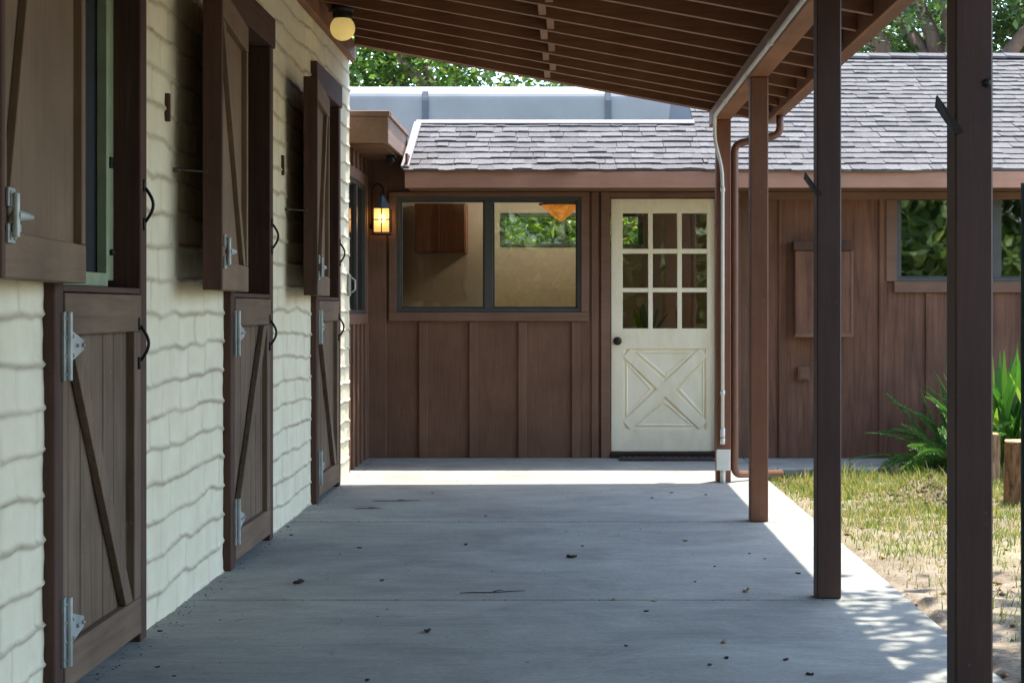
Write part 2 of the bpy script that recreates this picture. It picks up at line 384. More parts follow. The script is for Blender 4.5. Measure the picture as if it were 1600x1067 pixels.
obj('stall_interior', ib, 'dark', st, 0)

def hinge_lower(parent, y, z, X):
    h = MB(); h.tube([(X+.012, y, z-.105), (X+.012, y, z+.105)], .011, 8)
    h.box(X-.004, X+.007, y-.030, y-.004, z-.105, z+.105)
    h.hexa([(X, y+.006, z-.058), (X+.006, y+.006, z-.058), (X+.006, y+.175, z-.016), (X, y+.175, z-.016),
            (X, y+.006, z+.058), (X+.006, y+.006, z+.058), (X+.006, y+.175, z+.016), (X, y+.175, z+.016)])
    for a, b in ((.05, .03), (.05, -.03), (.10, 0), (.155, 0)):
        h.lathe([(.007, 0), (.007, .006), (.003, .010)], (X+.006, y+a, z+b), 8, 'x')
    for b in (-.085, -.03, .03, .085): h.lathe([(.006, 0), (.003, .005)], (X+.007, y-.017, z+b), 8, 'x')
    obj('hinge', h, 'zinc', parent, .0015)
def handle(parent, y, z, X, L=.125):
    h = MB(); pts = [(X+.004, y, z-L*.5)]
    for i in range(9):
        t = i/8; pts.append((X+.012+.022*math.sin(math.pi*t), y, z-L*.42+L*.84*t))
    pts.append((X+.004, y, z+L*.5)); h.tube(pts, .0062, 8)
    for s in (-1, 1): h.box(X-.002, X+.006, y-.014, y+.014, z+s*L*.56-.022, z+s*L*.56+.022)
    obj('handle', h, 'black_iron', parent, .0015, True)

for i, y0 in enumerate(Y0S):
    # frame: jambs, header, sill; stands proud of the blocks
    X1 = XW+.030; fr = MB(); fr.box(XW-.16, X1, y0+.985, y0+1.07, .0, 2.555)
    f_o = obj('door_frame', fr, 'frame', st, .004); fr = MB(); fr.box(XW-.16, X1, y0, y0+.085, .0, 2.555); obj('jamb', fr, 'frame', f_o, .004)
    hd = MB(); hd.box(XW-.16, X1+.008, y0-.025, y0+1.095, 2.558, 2.715); obj('header', hd, 'frame_rail', f_o, .004)
    sl_ = MB(); sl_.box(XW-.14, X1-.002, y0+.088, y0+.982, 1.252, 1.272); obj('sill', sl_, 'frame_rail', f_o, .002)
    handle(f_o, y0+1.03, 1.575, X1)
    # lower door
    a, b, z0, z1 = y0+.09, y0+.98, .035, 1.248; Xp = XW+.004; Xr = XW+.034
    pl = MB(); n = 7; wd = (b-a)/n
    for j in range(n): pl.box(Xp-.03, Xp+random.uniform(-.002, .002), a+j*wd+.003, a+(j+1)*wd-.003, z0, z1)
    ld = obj('lower_door', pl, 'brown_door', st, .003)
    for za_, zb2 in ((z1-.13, z1), (z0, z0+.13)):
        rl = MB(); rl.box(Xp-.005, Xr, a, b, za_, zb2); obj('rail', rl, 'brown_rail', ld, .003)
    for x_, ya_, yb2 in ((Xr-.002, b-.085, b), (Xr-.024, a, a+.05)):
        sl2 = MB(); sl2.box(Xp-.005, x_, ya_, yb2, z0+.131, z1-.131); obj('stile', sl2, 'brown_door', ld, .003)
    br = MB(); bx0, bx1 = (a+.10, b-.15) if i != 1 else (b-.13, a+.06)
    zt, zb = z1-.133, z0+.133; xm = (Xp+Xr)/2; hh = (Xr-Xp)/2-.002; ww = .045
    br.hexa([(xm-hh, bx1-ww, zb), (xm+hh, bx1-ww, zb), (xm+hh, bx1+ww, zb), (xm-hh, bx1+ww, zb),
             (xm-hh, bx0-ww, zt), (xm+hh, bx0-ww, zt), (xm+hh, bx0+ww, zt), (xm-hh, bx0+ww, zt)])
    obj('brace', br, 'brown_door', ld, .002)
    for z in (1.085, .215): hinge_lower(ld, y0+.088, z, Xr)
    handle(ld, b-.03, 1.075, Xr)
    # upper leaf, swung back towards the viewer and held off the wall by a hook
    hy = (4.97, 7.51, 10.09)[i]; P = Vector((-1.464, hy, 0)); ang = (.088, .088, .075)[i]
    dv = Vector((math.sin(ang), -math.cos(ang), 0)); nv = Vector((math.cos(ang), math.sin(ang), 0)); W = 1.0
    ZB, ZT = 1.276, 2.49
    def L(u_, h_, z_): return P+dv*u_+nv*h_+Vector((0, 0, z_))
    def lb(mb, u0, u1, h0, h1, z0_, z1_):
        mb.hexa([L(u0, h0, z0_), L(u0, h1, z0_), L(u1, h1, z0_), L(u1, h0, z0_), L(u0, h0, z1_), L(u0, h1, z1_), L(u1, h1, z1_), L(u1, h0, z1_)])
    pn = MB(); lb(pn, .03, W-.035, -.05, -.026, ZB+.02, ZT-.02)
    ud = obj('upper_door', pn, 'taupe', st, 0)
    for u0_, u1_, h_ in ((0, .048, 0), (W-.058, W-.033, -.001)):
        stl = MB(); lb(stl, u0_, u1_, -.072, h_, ZB+.118, ZT-.118); obj('stile', stl, 'taupe', ud)
    for z0_, z1_ in ((ZB, ZB+.116), (ZT-.116, ZT)):
        ral = MB(); lb(ral, 0, W-.033, -.072, .0015, z0_, z1_); obj('rail', ral, 'taupe_rail', ud)
    ed = MB(); lb(ed, W-.032, W, -.075, .002, ZB-.002, ZT+.002); obj('edge_board', ed, 'frame', ud)
    br = MB(); ua, ub = ((W-.11, .55) if i == 0 else ((.10, W-.14) if i == 1 else (.62, .12)))
    zb, zt = ZB+.118, ZT-.118; ww = .042
    br.hexa([L(ua-ww, -.026, zb), L(ua-ww, -.004, zb), L(ua+ww, -.004, zb), L(ua+ww, -.026, zb), L(ub-ww, -.026, zt), L(ub-ww, -.004, zt), L(ub+ww, -.004, zt), L(ub+ww, -.026, zt)])
    obj('brace', br, 'taupe', ud, .002)
    lt = MB(); zc = 1.43   # barrel latch at the free edge
    for s in (-1, 1): lb(lt, W-.10, W-.035, .002, .010, zc+s*.045-.024, zc+s*.045+.024)
    lt.tube([L(W-.055, .022, zc-.055), L(W-.055, .022, zc+.055)], .0095, 10)
    lt.tube([L(W-.055, .02, zc), L(W-.11, .034, zc), L(W-.15, .036, zc)], [.016, .012, .009], 10)
    lb(lt, W-.12, W-.06, .006, .020, zc-.04, zc-.020)
    for s in (-1, 1):
        for t in (-1, 1): lt.tube([L(W-.068+t*.02, .008, zc+s*.055), L(W-.068+t*.02, .014, zc+s*.055)], .006, 8)
    obj('latch', lt, 'zinc', ud, .0015)
    for z in (ZB+.2, ZT-.2):
        hg = MB(); hg.tube([L(-.012, -.06, z-.05), L(-.012, -.06, z+.05)], .01, 8)
        hg.bar(L(-.012, -.062, z), (XW+.02, y0+.05, z), (0, 0, .035), Vector((.004, .004, 0))); obj('hinge', hg, 'zinc', ud, .001)
    hk = MB(); e = L(W-.02, -.06, 1.745); wy = e.y-.04
    hk.tube([(XW, wy, 1.75), (XW+.03, wy, 1.75)], .009, 8); hk.tube([(XW+.028, wy, 1.75), (e.x, e.y-.012, 1.745)], .004, 8)
    hk.tube([(e.x+.0, e.y-.02, 1.745), (e.x+.012, e.y+.004, 1.745)], .009, 8)
    obj('hook', hk, 'alum', st, 0, True)
    sp_ = MB(); sp_.box(XW-.01, XW+.014, wy-.12, wy-.10, 1.93, 2.04); obj('door_bumper', sp_, 'frame', st, .003)
wf = MB(); y0 = Y0S[0]; Xg = XW-.085
wf.box(Xg-.02, Xg+.018, y0+.90, y0+.983, 1.30, 2.55); wf.box(Xg-.02, Xg+.022, y0+.09, y0+.899, 1.277, 1.325); wf.box(Xg-.02, Xg+.016, y0+.09, y0+.15, 1.331, 2.55)
wn = obj('stall_window', wf, 'palegreen', st, .003)
pn = MB(); pn.box(Xg-.03, Xg-.022, y0+.09, y0+.95, 1.28, 2.54); obj('pane', pn, 'screen', wn, 0)
kb = MB(); kb.lathe([(.012, 0), (.012, .012), (.006, .016)], (Xg+.018, y0+.94, 1.40), 10, 'x'); obj('knob', kb, 'black_iron', wn, 0); kb = MB(); kb.box(Xg+.018, Xg+.028, y0+.925, y0+.95, 1.70, 1.74); obj('catch', kb, 'black_iron', wn, .002)
lt = MB(); lt.box(XW, XW+.016, 11.66, 11.72, 1.29, 1.44); lt.tube([(XW+.016, 11.69, 1.31), (XW+.05, 11.69, 1.335), (XW+.05, 11.69, 1.40), (XW+.016, 11.69, 1.425)], .007, 8)
obj('wall_latch', lt, 'zinc', st, .002)

# ------------------------------------------------------------------ patio cover
pc = thing('patio_cover', 'lean-to patio roof of exposed brown rafters carried on a row of four brown posts', 'patio roof', (1.085, 6.8, 0))
SLP = .185
def rb(x): return EYE+1.42-SLP*(x-1.03)         # rafter underside
RX0, RX1 = XW+.045, 1.41; RD = .14
def rafter_mb(yc, wth=.040, d=RD, x0=RX0, x1=RX1):
    m = MB(); h = wth/2
    return m.hexa([(x0, yc-h, rb(x0)), (x1, yc-h, rb(x1)), (x1, yc+h, rb(x1)), (x0, yc+h, rb(x0)),
                   (x0, yc-h, rb(x0)+d), (x1, yc-h, rb(x1)+d), (x1, yc+h, rb(x1)+d), (x0, yc+h, rb(x0)+d)])
RY = [11.70-.418*j for j in range(22)]
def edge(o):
    o.data.materials.append(M['rafter_lit']); o.data.polygons[0].material_index = 1; return o  # bottom face takes the tone with bounce light in it
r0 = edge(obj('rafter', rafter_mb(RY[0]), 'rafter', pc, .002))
for y in RY[1:]:
    c = r0.copy(); COL.objects.link(c); c.parent = pc; c.location = (random.uniform(-.004, .004), y-RY[0], random.uniform(-.005, .005))
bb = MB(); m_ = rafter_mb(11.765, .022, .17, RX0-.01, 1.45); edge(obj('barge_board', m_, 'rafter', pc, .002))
for j in range(len(RY)-1):
    xo = -.135+(.042 if j % 2 else -.0); b_ = MB(); h = .021
    y1_, y2_ = RY[j+1]+.022, RY[j]-.022; z = rb(xo)+.012
    b_.box(xo-h, xo+h, y1_, y2_, z, z+.11); obj('blocking', b_, 'rafter_lit', pc, .002)
dk = MB(); x0, x1 = XW+.02, 1.45; z0 = rb(x0)+RD+.002; z1 = rb(x1)+RD+.002; yy = -4.5
while yy < 11.7:
    e = min(yy+.19, 11.80); dk.hexa([(x0, yy, z0), (x1, yy, z1), (x1, e-.004, z1), (x0, e-.004, z0), (x0, yy, z0+.022), (x1, yy, z1+.022), (x1, e-.004, z1+.022), (x0, e-.004, z0+.022)]); yy = e
obj('roof_boards', dk, 'deck', pc, 0)
rf = MB(); rf.hexa([(x0-.2, -4.6, z0+.026+.037), (x1+.03, -4.6, z1+.026), (x1+.03, 11.81, z1+.026), (x0-.2, 11.81, z0+.026+.037)]+[(x0-.2, -4.6, z0+.08), (x1+.03, -4.6, z1+.045), (x1+.03, 11.81, z1+.045), (x0-.2, 11.81, z0+.08)])
obj('roofing', rf, 'deck', pc, 0)
bm_ = MB(); BE = [-4.5, 1.95, 6.82, 11.79]
for a, b in zip(BE[:-1], BE[1:]): bm_.box(1.03, 1.14, a+.002, b-.002, 2.505, 2.618)
obj('beam', bm_, 'beam', pc, .004)
lg = MB(); lg.box(XW-.005, XW+.042, -4.5, 11.79, 2.985, 3.118); obj('ledger', lg, 'beam', pc, .004)
fa = MB(); fa.box(1.412, 1.436, -4.5, 11.79, rb(1.412)-.035, rb(1.412)+.09); obj('fascia', fa, 'beam', pc, .003)
gt = MB(); gy0, gy1 = -4.5, 11.80; g0, g1 = 1.440, 1.512; gz0, gz1 = 2.532, 2.606
gt.box(g0, g1, gy0, gy1, gz0, gz0+.003); gt.box(g0, g0+.003, gy0, gy1, gz0+.004, gz1); gt.box(g1-.003, g1, gy0, gy1, gz0+.004, gz1+.004)
gt.box(g1-.002, g1+.008, gy0, gy1, gz1+.005, gz1+.012); gt.box(g0, g1, gy1, gy1+.003, gz0, gz1)
obj('gutter', gt, 'gutter', pc, 0)
def bez(p, n=6):
    out = [Vector(p[0])]
    for i in range(1, len(p)-1):
        a, b, c = Vector(p[i-1]), Vector(p[i]), Vector(p[i+1]); r = min(.055, (a-b).length*.45, (c-b).length*.45)
        s_, e_ = b+(a-b).normalized()*r, b+(c-b).normalized()*r
        for k_ in range(n+1):
            t = k_/n; out.append(s_*(1-t)**2+b*2*t*(1-t)+e_*t*t)
    return out+[Vector(p[-1])]
ds = MB(); ds.tube(bez([(1.476, 11.28, 2.535), (1.476, 11.28, 2.40), (1.168, 11.33, 2.34), (1.168, 11.33, .05), (1.53, 11.62, .028)]), .026, 12)
obj('downspout', ds, 'gutter', pc, 0, True)
POSTY = [4.40, 6.80, 9.24, 11.33]
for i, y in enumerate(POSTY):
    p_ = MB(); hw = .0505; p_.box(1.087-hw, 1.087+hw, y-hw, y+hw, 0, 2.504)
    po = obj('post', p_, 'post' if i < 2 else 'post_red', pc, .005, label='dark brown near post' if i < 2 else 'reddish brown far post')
    if i < 2:
        k_ = MB(); a_ = Vector((1.044, y-.055, 1.682)); b_ = Vector((.978, y-.075, 1.765))
        k_.hexa([a_+Vector(q) for q in ((-.010, -.006, -.02), (.014, -.006, -.012), (.014, .012, -.012), (-.010, .012, -.02))]+[b_+Vector(q) for q in ((-.0, -.004, -.03), (.004, -.004, -.0), (.004, .01, -.0), (0, .01, -.03))])
        obj('hook', k_, 'black_iron', po, .001)
    if i == 0:
        kk = MB(); kk.lathe([(.012, 0), (.012, -.004), (.005, -.009)], (1.12, y-hw, 1.80), 10, 'y'); obj('bolt', kk, 'black_iron', po, 0)

cd = thing('electrical_conduit', 'white electrical conduit running under the beam and down the farthest post into a white box', 'conduit', (1.078, 11.26, 0))
c_ = MB(); c_.tube([(1.022, -2, 2.528), (1.022, 9.2, 2.528), (1.022, 11.0, 2.526)]+bez([(1.022, 11.2, 2.52), (1.022, 11.255, 2.47), (1.024, 11.262, 2.36), (1.074, 11.262, 2.16), (1.078, 11.262, 2.0)])+[(1.078, 11.262, .30)], .0125, 10)
obj('pipe', c_, 'white_pipe', cd, 0, True)
for y in (3.1, 5.6, 8.1, 10.4):
    q = MB(); q.tube([(1.022, y, 2.528), (1.022, y+.06, 2.528)], .0175, 10); obj('coupling', q, 'white_pipe', cd, 0, True)
for z, hh in ((2.02, .03), (.62, .03), (.34, .07), (.29, .05)):
    q = MB(); q.tube([(1.078, 11.262, z-hh/2), (1.078, 11.262, z+hh/2)], .0175, 10); obj('coupling', q, 'white_pipe', cd, 0, True)
q = MB(); q.box(1.036, 1.120, 11.215, 11.276, .095, .225); q.box(1.030, 1.126, 11.208, 11.2145, .088, .232); obj('junction_box', q, 'white_pipe', cd, .004)
q = MB(); q.tube([(1.078, 11.25, .094), (1.078, 11.25, 0)], .019, 10); obj('pipe_end', q, 'white_pipe', cd, 0, True)

# ------------------------------------------------------------------ house
hs = thing('house', 'brown board and batten house with grey shingle roof closing the far end of the patio', 'house', (0, YF, 0))
def wallparts(mb, x0, x1, z0, z1, y0, y1, holes):
    xs = sorted({x0, x1, *[h[0] for h in holes], *[h[1] for h in holes]}); 
    for a, b in zip(xs[:-1], xs[1:]):
        c = (a+b)/2; hz = sorted([(h[2], h[3]) for h in holes if h[0] < c < h[1]]); z = z0
        for p, q_ in hz:
            if p > z+1e-4: mb.box(a, b, y0, y1, z, p)
            z = q_
        if z1 > z+1e-4: mb.box(a, b, y0, y1, z, z1)
WL = (fx(620), fx(908), fz(488), fz(308)); DR = (fx(953.5), fx(1118.5), .03, fz(309.5)); WR = (fx(1400), 4.35, fz(440), fz(303)); SPL = 1.50
m_ = MB(); wallparts(m_, -1.60, SPL, -.02, 2.40, YF, YF+.12, [WL, DR]); wl1 = obj('wall', m_, 'siding', hs, 0)
m_ = MB(); wallparts(m_, SPL, 8, -.02, 2.40, YF, YF+.12, [WR]); wl2 = obj('wall', m_, 'siding_red', hs, 0, label='redder weathered siding right of the door')
T = .022
def bat(x, z0, z1, w_=.068, mat='batten', par=None, t=T):
    b = MB(); b.box(x-w_/2, x+w_/2, YF-t, YF-.0005, z0, z1); obj('batten', b, mat, par or wl1, .003)
for px in (661.5, 740, 816.5, 900): bat(fx(px), .0, fz(503))
bat(fx(930), 0, 2.135, .06, t=.014)
b = MB(); b.box(-1.598, fx(604), YF-.026, YF-.0005, 0, 2.40); obj('corner_board', b, 'batten', wl1, .003)
for px in (1222, 1300, 1378.5, 1451.5, 1527, 1603, 1680): bat(fx(px), .0, 2.135 if px < 1390 else fz(458), .06, 'siding_red', wl2, .02)
bat(fx(1152), 0, 2.135, .05, 'batten', wl1)
fz_ = MB(); fz_.box(1.51, 7.9, YF-.028, YF-.001, 2.075, 2.137); obj('frieze', fz_, 'trim', wl2, .003)
# left window
tr = MB(); x0, x1, z0, z1 = fx(608), fx(920), fz(502), 2.135; a = WL
tr.box(x0, x1, YF-.032, YF-.0008, z0, a[2]); tr.box(x0, x1, YF-.032, YF-.0008, a[3], z1)
tr.box(x0, a[0], YF-.031, YF-.0008, a[2]+.0005, a[3]-.0005); tr.box(a[1], x1, YF-.031, YF-.0008, a[2]+.0005, a[3]-.0005)
def window(a, mull, trim_mb, glass_l, glass_r, d=.045):
    w_o = obj('window', trim_mb, 'trim', hs, .003)
    f_ = MB(); y0, y1 = YF-.012, YF+.06; t = .030
    f_.box(a[0], a[1], y0, y1, a[2], a[2]+t); f_.box(a[0], a[1], y0, y1, a[3]-t, a[3])
    f_.box(a[0], a[0]+t, y0+.001, y1, a[2]+t, a[3]-t); f_.box(a[1]-t, a[1], y0+.001, y1, a[2]+t, a[3]-t)
    f_.box(mull-.033, mull+.033, y0+.004, y1, a[2]+t, a[3]-t)
    s = .014
    for u0, u1, yy_ in ((a[0]+t, mull-.033, YF+.012), (mull+.033, a[1]-t, YF+.03)):
        f_.box(u0, u1, yy_, yy_+.02, a[2]+t, a[2]+t+s); f_.box(u0, u1, yy_, yy_+.02, a[3]-t-s, a[3]-t)
        f_.box(u0, u0+s, yy_, yy_+.02, a[2]+t+s, a[3]-t-s); f_.box(u1-s, u1, yy_, yy_+.02, a[2]+t+s, a[3]-t-s)
    obj('window_frame', f_, 'alum', w_o, .002)
    for (u0, u1, yy_), g in (((a[0]+t+s, mull-.033-s, YF+.02), glass_l), ((mull+.033+s, a[1]-t-s, YF+.038), glass_r)):
        p_ = MB(); p_.add([(u0, yy_, a[2]+t+s), (u1, yy_, a[2]+t+s), (u1, yy_, a[3]-t-s), (u0, yy_, a[3]-t-s)], [(0, 1, 2, 3)])
        obj('pane', p_, g, w_o, 0)
    return w_o
window(WL, fx(763.5), tr, 'glass_screen', 'glass')
tr = MB(); a = WR; tr.box(a[0]-.02, a[1]+.09, YF-.03, YF-.0008, a[2]-.09, a[2]); tr.box(a[0]-.085, a[0], YF-.029, YF-.0008, a[2]-.09+.0905, 2.074); tr.box(a[1], a[1]+.09, YF-.029, YF-.0008, a[2]+.0005, 2.074)
window(WR, fx(1557), tr, 'glass_dark', 'glass_dark')
# entry door
cs = MB(); cs.box(fx(939), DR[0], YF-.03, YF+.03, .0, 2.135); cs.box(DR[1], DR[1]+.075, YF-.03, YF+.03, .0, 2.135); cs.box(DR[0]+.0005, DR[1]-.0005, YF-.028, YF+.03, DR[3], 2.134)
obj('door_casing', cs, 'trim', hs, .003)
th = MB(); th.box(DR[0]+.001, DR[1]-.001, YF-.05, YF+.12, .0, .044); obj('threshold', th, 'bronze', hs, .004)
dx0, dx1, dz0, dz1 = fx(955), fx(1117), .05, fz(311); yd = YF+.012; yb = yd+.042
cols = [fx(p) for p in (973, 1013, 1020, 1058.5, 1065.5, 1105)]; rows = [fz(p) for p in (513.5, 457, 450, 396.5, 389, 333.5)]
dm = MB(); dm.box(dx0, cols[0], yd, yb, dz0, dz1); dm.box(cols[5], dx1, yd, yb, dz0, dz1)
dm.box(cols[0], cols[5], yd, yb, rows[5], dz1); dm.box(cols[0], cols[5], yd, yb, fz(545), rows[0])
for a_, b_ in ((1, 2), (3, 4)):
    dm.box(cols[a_], cols[b_], yd+.004, yb, rows[0], rows[5])
for a_, b_ in ((1, 2), (3, 4)):
    for u0, u1 in ((0, 1), (2, 3), (4, 5)): dm.box(cols[u0], cols[u1], yd+.005, yb, rows[a_], rows[b_])
px0, px1, pz0, pz1 = cols[0], cols[5], fz(671), fz(545)
dm.box(px0, px1, yd, yb, dz0, pz0); dm.box(px0, px1, yd+.014, yb, pz0, pz1)
dr = obj('door', dm, 'door_white', hs, .002)
xb = MB(); cxm, czm = (px0+px1)/2, (pz0+pz1)/2; dirs = []
def xbar(p, q_, hw, y0_, y1_):
    p, q_ = Vector(p), Vector(q_); d_ = (q_-p).normalized(); n_ = Vector((-d_.z, 0, d_.x))*hw; c_ = Vector((0, (y1_-y0_)/2, 0)); o_ = Vector((0, (y0_+y1_)/2, 0))
    xb.bar(p+o_, q_+o_, n_, c_)
e_ = .03
xbar((px0+e_, 0, pz0+e_), (px1-e_, 0, pz1-e_), .045, yd-.002, yd+.013); xbar((px0+e_, 0, pz1-e_), (px1-e_, 0, pz0+e_), .045, yd-.0005, yd+.0135)
xb.box(px0, px0+.012, yd, yd+.013, pz0, pz1); xb.box(px1-.012, px1, yd, yd+.013, pz0, pz1)
obj('crossbuck', xb, 'door_white', dr, .004)
pm = MB()   # raised triangular panels between the arms of the X
g = .022; hw_, hh_ = (px1-px0)/2, (pz1-pz0)/2; kx = .075
for tri in ([(-hw_+.085, hh_-g), (hw_-.085, hh_-g), (0, .085)], [(hw_-.085, -hh_+g), (-hw_+.085, -hh_+g), (0, -.085)], [(-hw_+g, -hh_+.075), (-hw_+g, hh_-.075), (-.09, 0)], [(hw_-g, hh_-.075), (hw_-g, -hh_+.075), (.09, 0)]):
    cc = Vector((sum(t[0] for t in tri)/3, sum(t[1] for t in tri)/3)); 
    def ins(t, s_): return (cc.x+(t[0]-cc.x)*s_, cc.y+(t[1]-cc.y)*s_)
    A = [(cxm+t[0], yd+.0135, czm+t[1]) for t in tri]; B = [(cxm+ins(t, .86)[0], yd+.004, czm+ins(t, .86)[1]) for t in tri]
    Cc = [(cxm+ins(t, .72)[0], yd+.010, czm+ins(t, .72)[1]) for t in tri]
    pm.add(A+B+Cc, [(0, 1, 4, 3), (1, 2, 5, 4), (2, 0, 3, 5), (3, 4, 7, 6), (4, 5, 8, 7), (5, 3, 6, 8), (6, 7, 8)])
obj('panel_moulding', pm, 'door_white', dr, 0)
for r in ((0, 1), (2, 3), (4, 5)):
    for c in ((0, 1), (2, 3), (4, 5)):
        p_ = MB(); y_ = yd+.022; u0, u1, v0, v1 = cols[c[0]]-.003, cols[c[1]]+.003, rows[r[0]]-.003, rows[r[1]]+.003
        p_.add([(u0, y_, v0), (u1, y_, v0), (u1, y_, v1), (u0, y_, v1)], [(0, 1, 2, 3)]); obj('pane', p_, 'glass', dr, 0)
kn = MB(); kn.lathe([(.034, 0), (.034, -.006), (.014, -.012), (.012, -.035), (.026, -.042), (.030, -.055), (.024, -.068), (.006, -.072)], (fx(965), yd, fz(533)), 20, 'y'); obj('knob', kn, 'bronze', dr, 0, True)
# roofs
RT = .42; YEV = 12.60; ZEV = 2.262
def shingles(x0, x1, y0, y1, name, seed):
    rnd = random.Random(seed); c_, s_ = math.cos(math.atan(RT)), math.sin(math.atan(RT)); ex = .145; V = []; Fc = []
    n = int((y1-y0)/c_/ex+.5); nrm = Vector((0, -s_, c_)); d_ = Vector((0, c_, s_))
    for k_ in range(n):
        x = x0-rnd.uniform(0, .15); jog = rnd.uniform(-.008, .008)
        while x < x1:
            w_ = rnd.uniform(.07, .19); a_, b_ = max(x, x0), min(x+w_-(.005 if rnd.random() < .3 else .0005), x1)
            if b_-a_ > .02:
                t0 = k_*ex+jog+rnd.uniform(-.006, .006)+.012*math.sin(x*2.3+k_); th_ = rnd.uniform(.012, .022); t1 = (k_+1)*ex+.03
                sg = rnd.uniform(-.007, .007)
                base = Vector((0, y0, ZEV+(y0-YEV)*RT)); P_ = lambda X_, t, h: base+Vector((X_, 0, 0))+d_*t+nrm*h
                xm_ = (a_+b_)/2+rnd.uniform(-.02, .02)*1; xm_ = min(max(xm_, a_+.005), b_-.005); q = rnd.uniform(-.006, .006)
                k0 = len(V); V += [P_(a_, t0, -.004), P_(xm_, t0+q, -.004), P_(b_, t0+sg, -.004), P_(a_, t0, th_), P_(xm_, t0+q, th_+rnd.uniform(-.004, .004)), P_(b_, t0+sg, th_), P_(b_, t1, .003), P_(a_, t1, .003)]
                Fc += [(k0, k0+1, k0+4, k0+3), (k0+1, k0+2, k0+5, k0+4), (k0+3, k0+4, k0+5, k0+6, k0+7), (k0, k0+3, k0+7), (k0+2, k0+6, k0+5)]
            x += w_
    m = MB(); m.v = [tuple(v_) for v_ in V]; m.f = Fc; return m
def zr(y): return ZEV+(y-YEV)*RT
YL, YU = 13.78, 15.88; XS = 1.075; XL = -1.26
rb_ = MB()
for xa, xb_, yt in ((XL, XS, YL), (XS, 8.2, YU)):
    rb_.hexa([(xa, YEV+.04, zr(YEV)-.04), (xb_, YEV+.04, zr(YEV)-.04), (xb_, yt, zr(yt)-.05), (xa, yt, zr(yt)-.05), (xa, YEV+.04, zr(YEV+.04)-.005), (xb_, YEV+.04, zr(YEV+.04)-.005), (xb_, yt, zr(yt)-.005), (xa, yt, zr(yt)-.005)])
rb_.hexa([(XL, YL+.001, zr(YL)-.05), (XS, YL+.001, zr(YL)-.05), (XS, 17.2, 2.52), (XL, 17.2, 2.52), (XL, YL+.001, zr(YL)-.005), (XS, YL+.001, zr(YL)-.005), (XS, 17.2, 2.58), (XL, 17.2, 2.58)])
rb_.hexa([(XS, YU+.001, zr(YU)-.05), (8.2, YU+.001, zr(YU)-.05), (8.2, 19.6, 2.3), (XS, 19.6, 2.3), (XS, YU+.001, zr(YU)-.005), (8.2, YU+.001, zr(YU)-.005), (8.2, 19.6, 2.36), (XS, 19.6, 2.36)])
rf = obj('roof', rb_, 'shingle', hs, 0)
gb = MB(); gb.add([(XS-.002, YL, zr(YL)-.06), (XS-.002, 19.5, 2.3), (XS-.002, YU, zr(YU)-.004), (XS-.002, YL, zr(YL)-.004)], [(0, 1, 2, 3)]); obj('gable', gb, 'shed_batten', rf, 0)
sh = shingles(XL, XS, YEV, YL, 'a', 3); sh2 = shingles(XS, 8.2, YEV, YU, 'b', 4); sh.add(sh2.v, sh2.f)
obj('shingles', sh, 'shingle', rf, 0)
rc = MB(); x = XS
while x < 8.2:
    e = x+random.uniform(.2, .3); rc.hexa([(x, YU-.12, zr(YU-.12)+.03), (e, YU-.12, zr(YU-.12)+.022), (e, YU+.1, zr(YU)+.015), (x, YU+.1, zr(YU)+.02), (x, YU-.12, zr(YU-.12)+.052), (e, YU-.12, zr(YU-.12)+.044), (e, YU+.02, zr(YU)+.045), (x, YU+.02, zr(YU)+.05)]); x = e
obj('ridge_cap', rc, 'shingle', rf, 0)
fl = MB(); fl.bar((XL-.01, YL-.03, zr(YL-.03)+.026), (XS+.004, YL-.03, zr(YL-.03)+.026), (0, .045, .0189), (0, -.002, .005))
fl.bar((XL+.01, YEV+.02, zr(YEV+.02)+.02), (XL+.01, YL-.04, zr(YL-.04)+.02), (.032, 0, 0), (0, -.004, .012)); obj('flashing', fl, 'flash', rf, .004)
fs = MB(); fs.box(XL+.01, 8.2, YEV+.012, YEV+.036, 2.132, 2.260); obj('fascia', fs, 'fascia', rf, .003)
sf = MB(); sf.box(XL+.012, 8.2, YEV+.037, YF-.0005, 2.139, 2.155); obj('soffit', sf, 'trim', rf, 0)
sd = MB(); sd.box(XL+.012, XL+.03, YEV+.037, YF, 2.156, 2.40); obj('rake_board', sd, 'trim', rf, 0)
# wing on the left
wg = MB(); YW0, YW1 = 11.80, YF
WH = (11.93, 12.93, 1.16, 2.17)
for a_, b_, c_, d_ in ((YW0, WH[0], -.02, 2.40), (WH[1], YW1-.0005, -.02, 2.40), (WH[0], WH[1], -.02, WH[2]), (WH[0], WH[1], WH[3], 2.40)): wg.box(-1.72, -1.602, a_, b_, c_, d_)
wgo = obj('wing_wall', wg, 'siding', hs, 0)
for y in (11.93, 12.18, 12.43, 12.68, 12.93, 13.05):
    for z0_, z1_ in ((0, 1.08), (2.255, 2.40)):
        b = MB(); b.box(-1.6015, -1.585, y-.03, y+.03, z0_, z1_); obj('batten', b, 'batten', wgo, .003)
wt = MB(); wt.box(-1.6015, -1.58, WH[0]-.08, WH[1]+.08, WH[2]-.08, WH[2]); wt.box(-1.6015, -1.58, WH[0]-.08, WH[1]+.08, WH[3], WH[3]+.085)
wt.box(-1.6015, -1.5805, WH[1], WH[1]+.08, WH[2]+.0005, WH[3]-.0005)
wo = obj('window', wt, 'trim', hs, .003)
wf = MB(); wf.box(-1.64, -1.59, WH[1]-.035, WH[1]-.0005, WH[2]+.03, WH[3]-.03); wf.box(-1.64, -1.59, WH[0], WH[1]-.0005, WH[2]+.0005, WH[2]+.0295); wf.box(-1.64, -1.59, WH[0], WH[1]-.0005, WH[3]-.0295, WH[3]-.0005); wf.box(-1.638, -1.595, 12.42, 12.46, WH[2]+.03, WH[3]-.03)
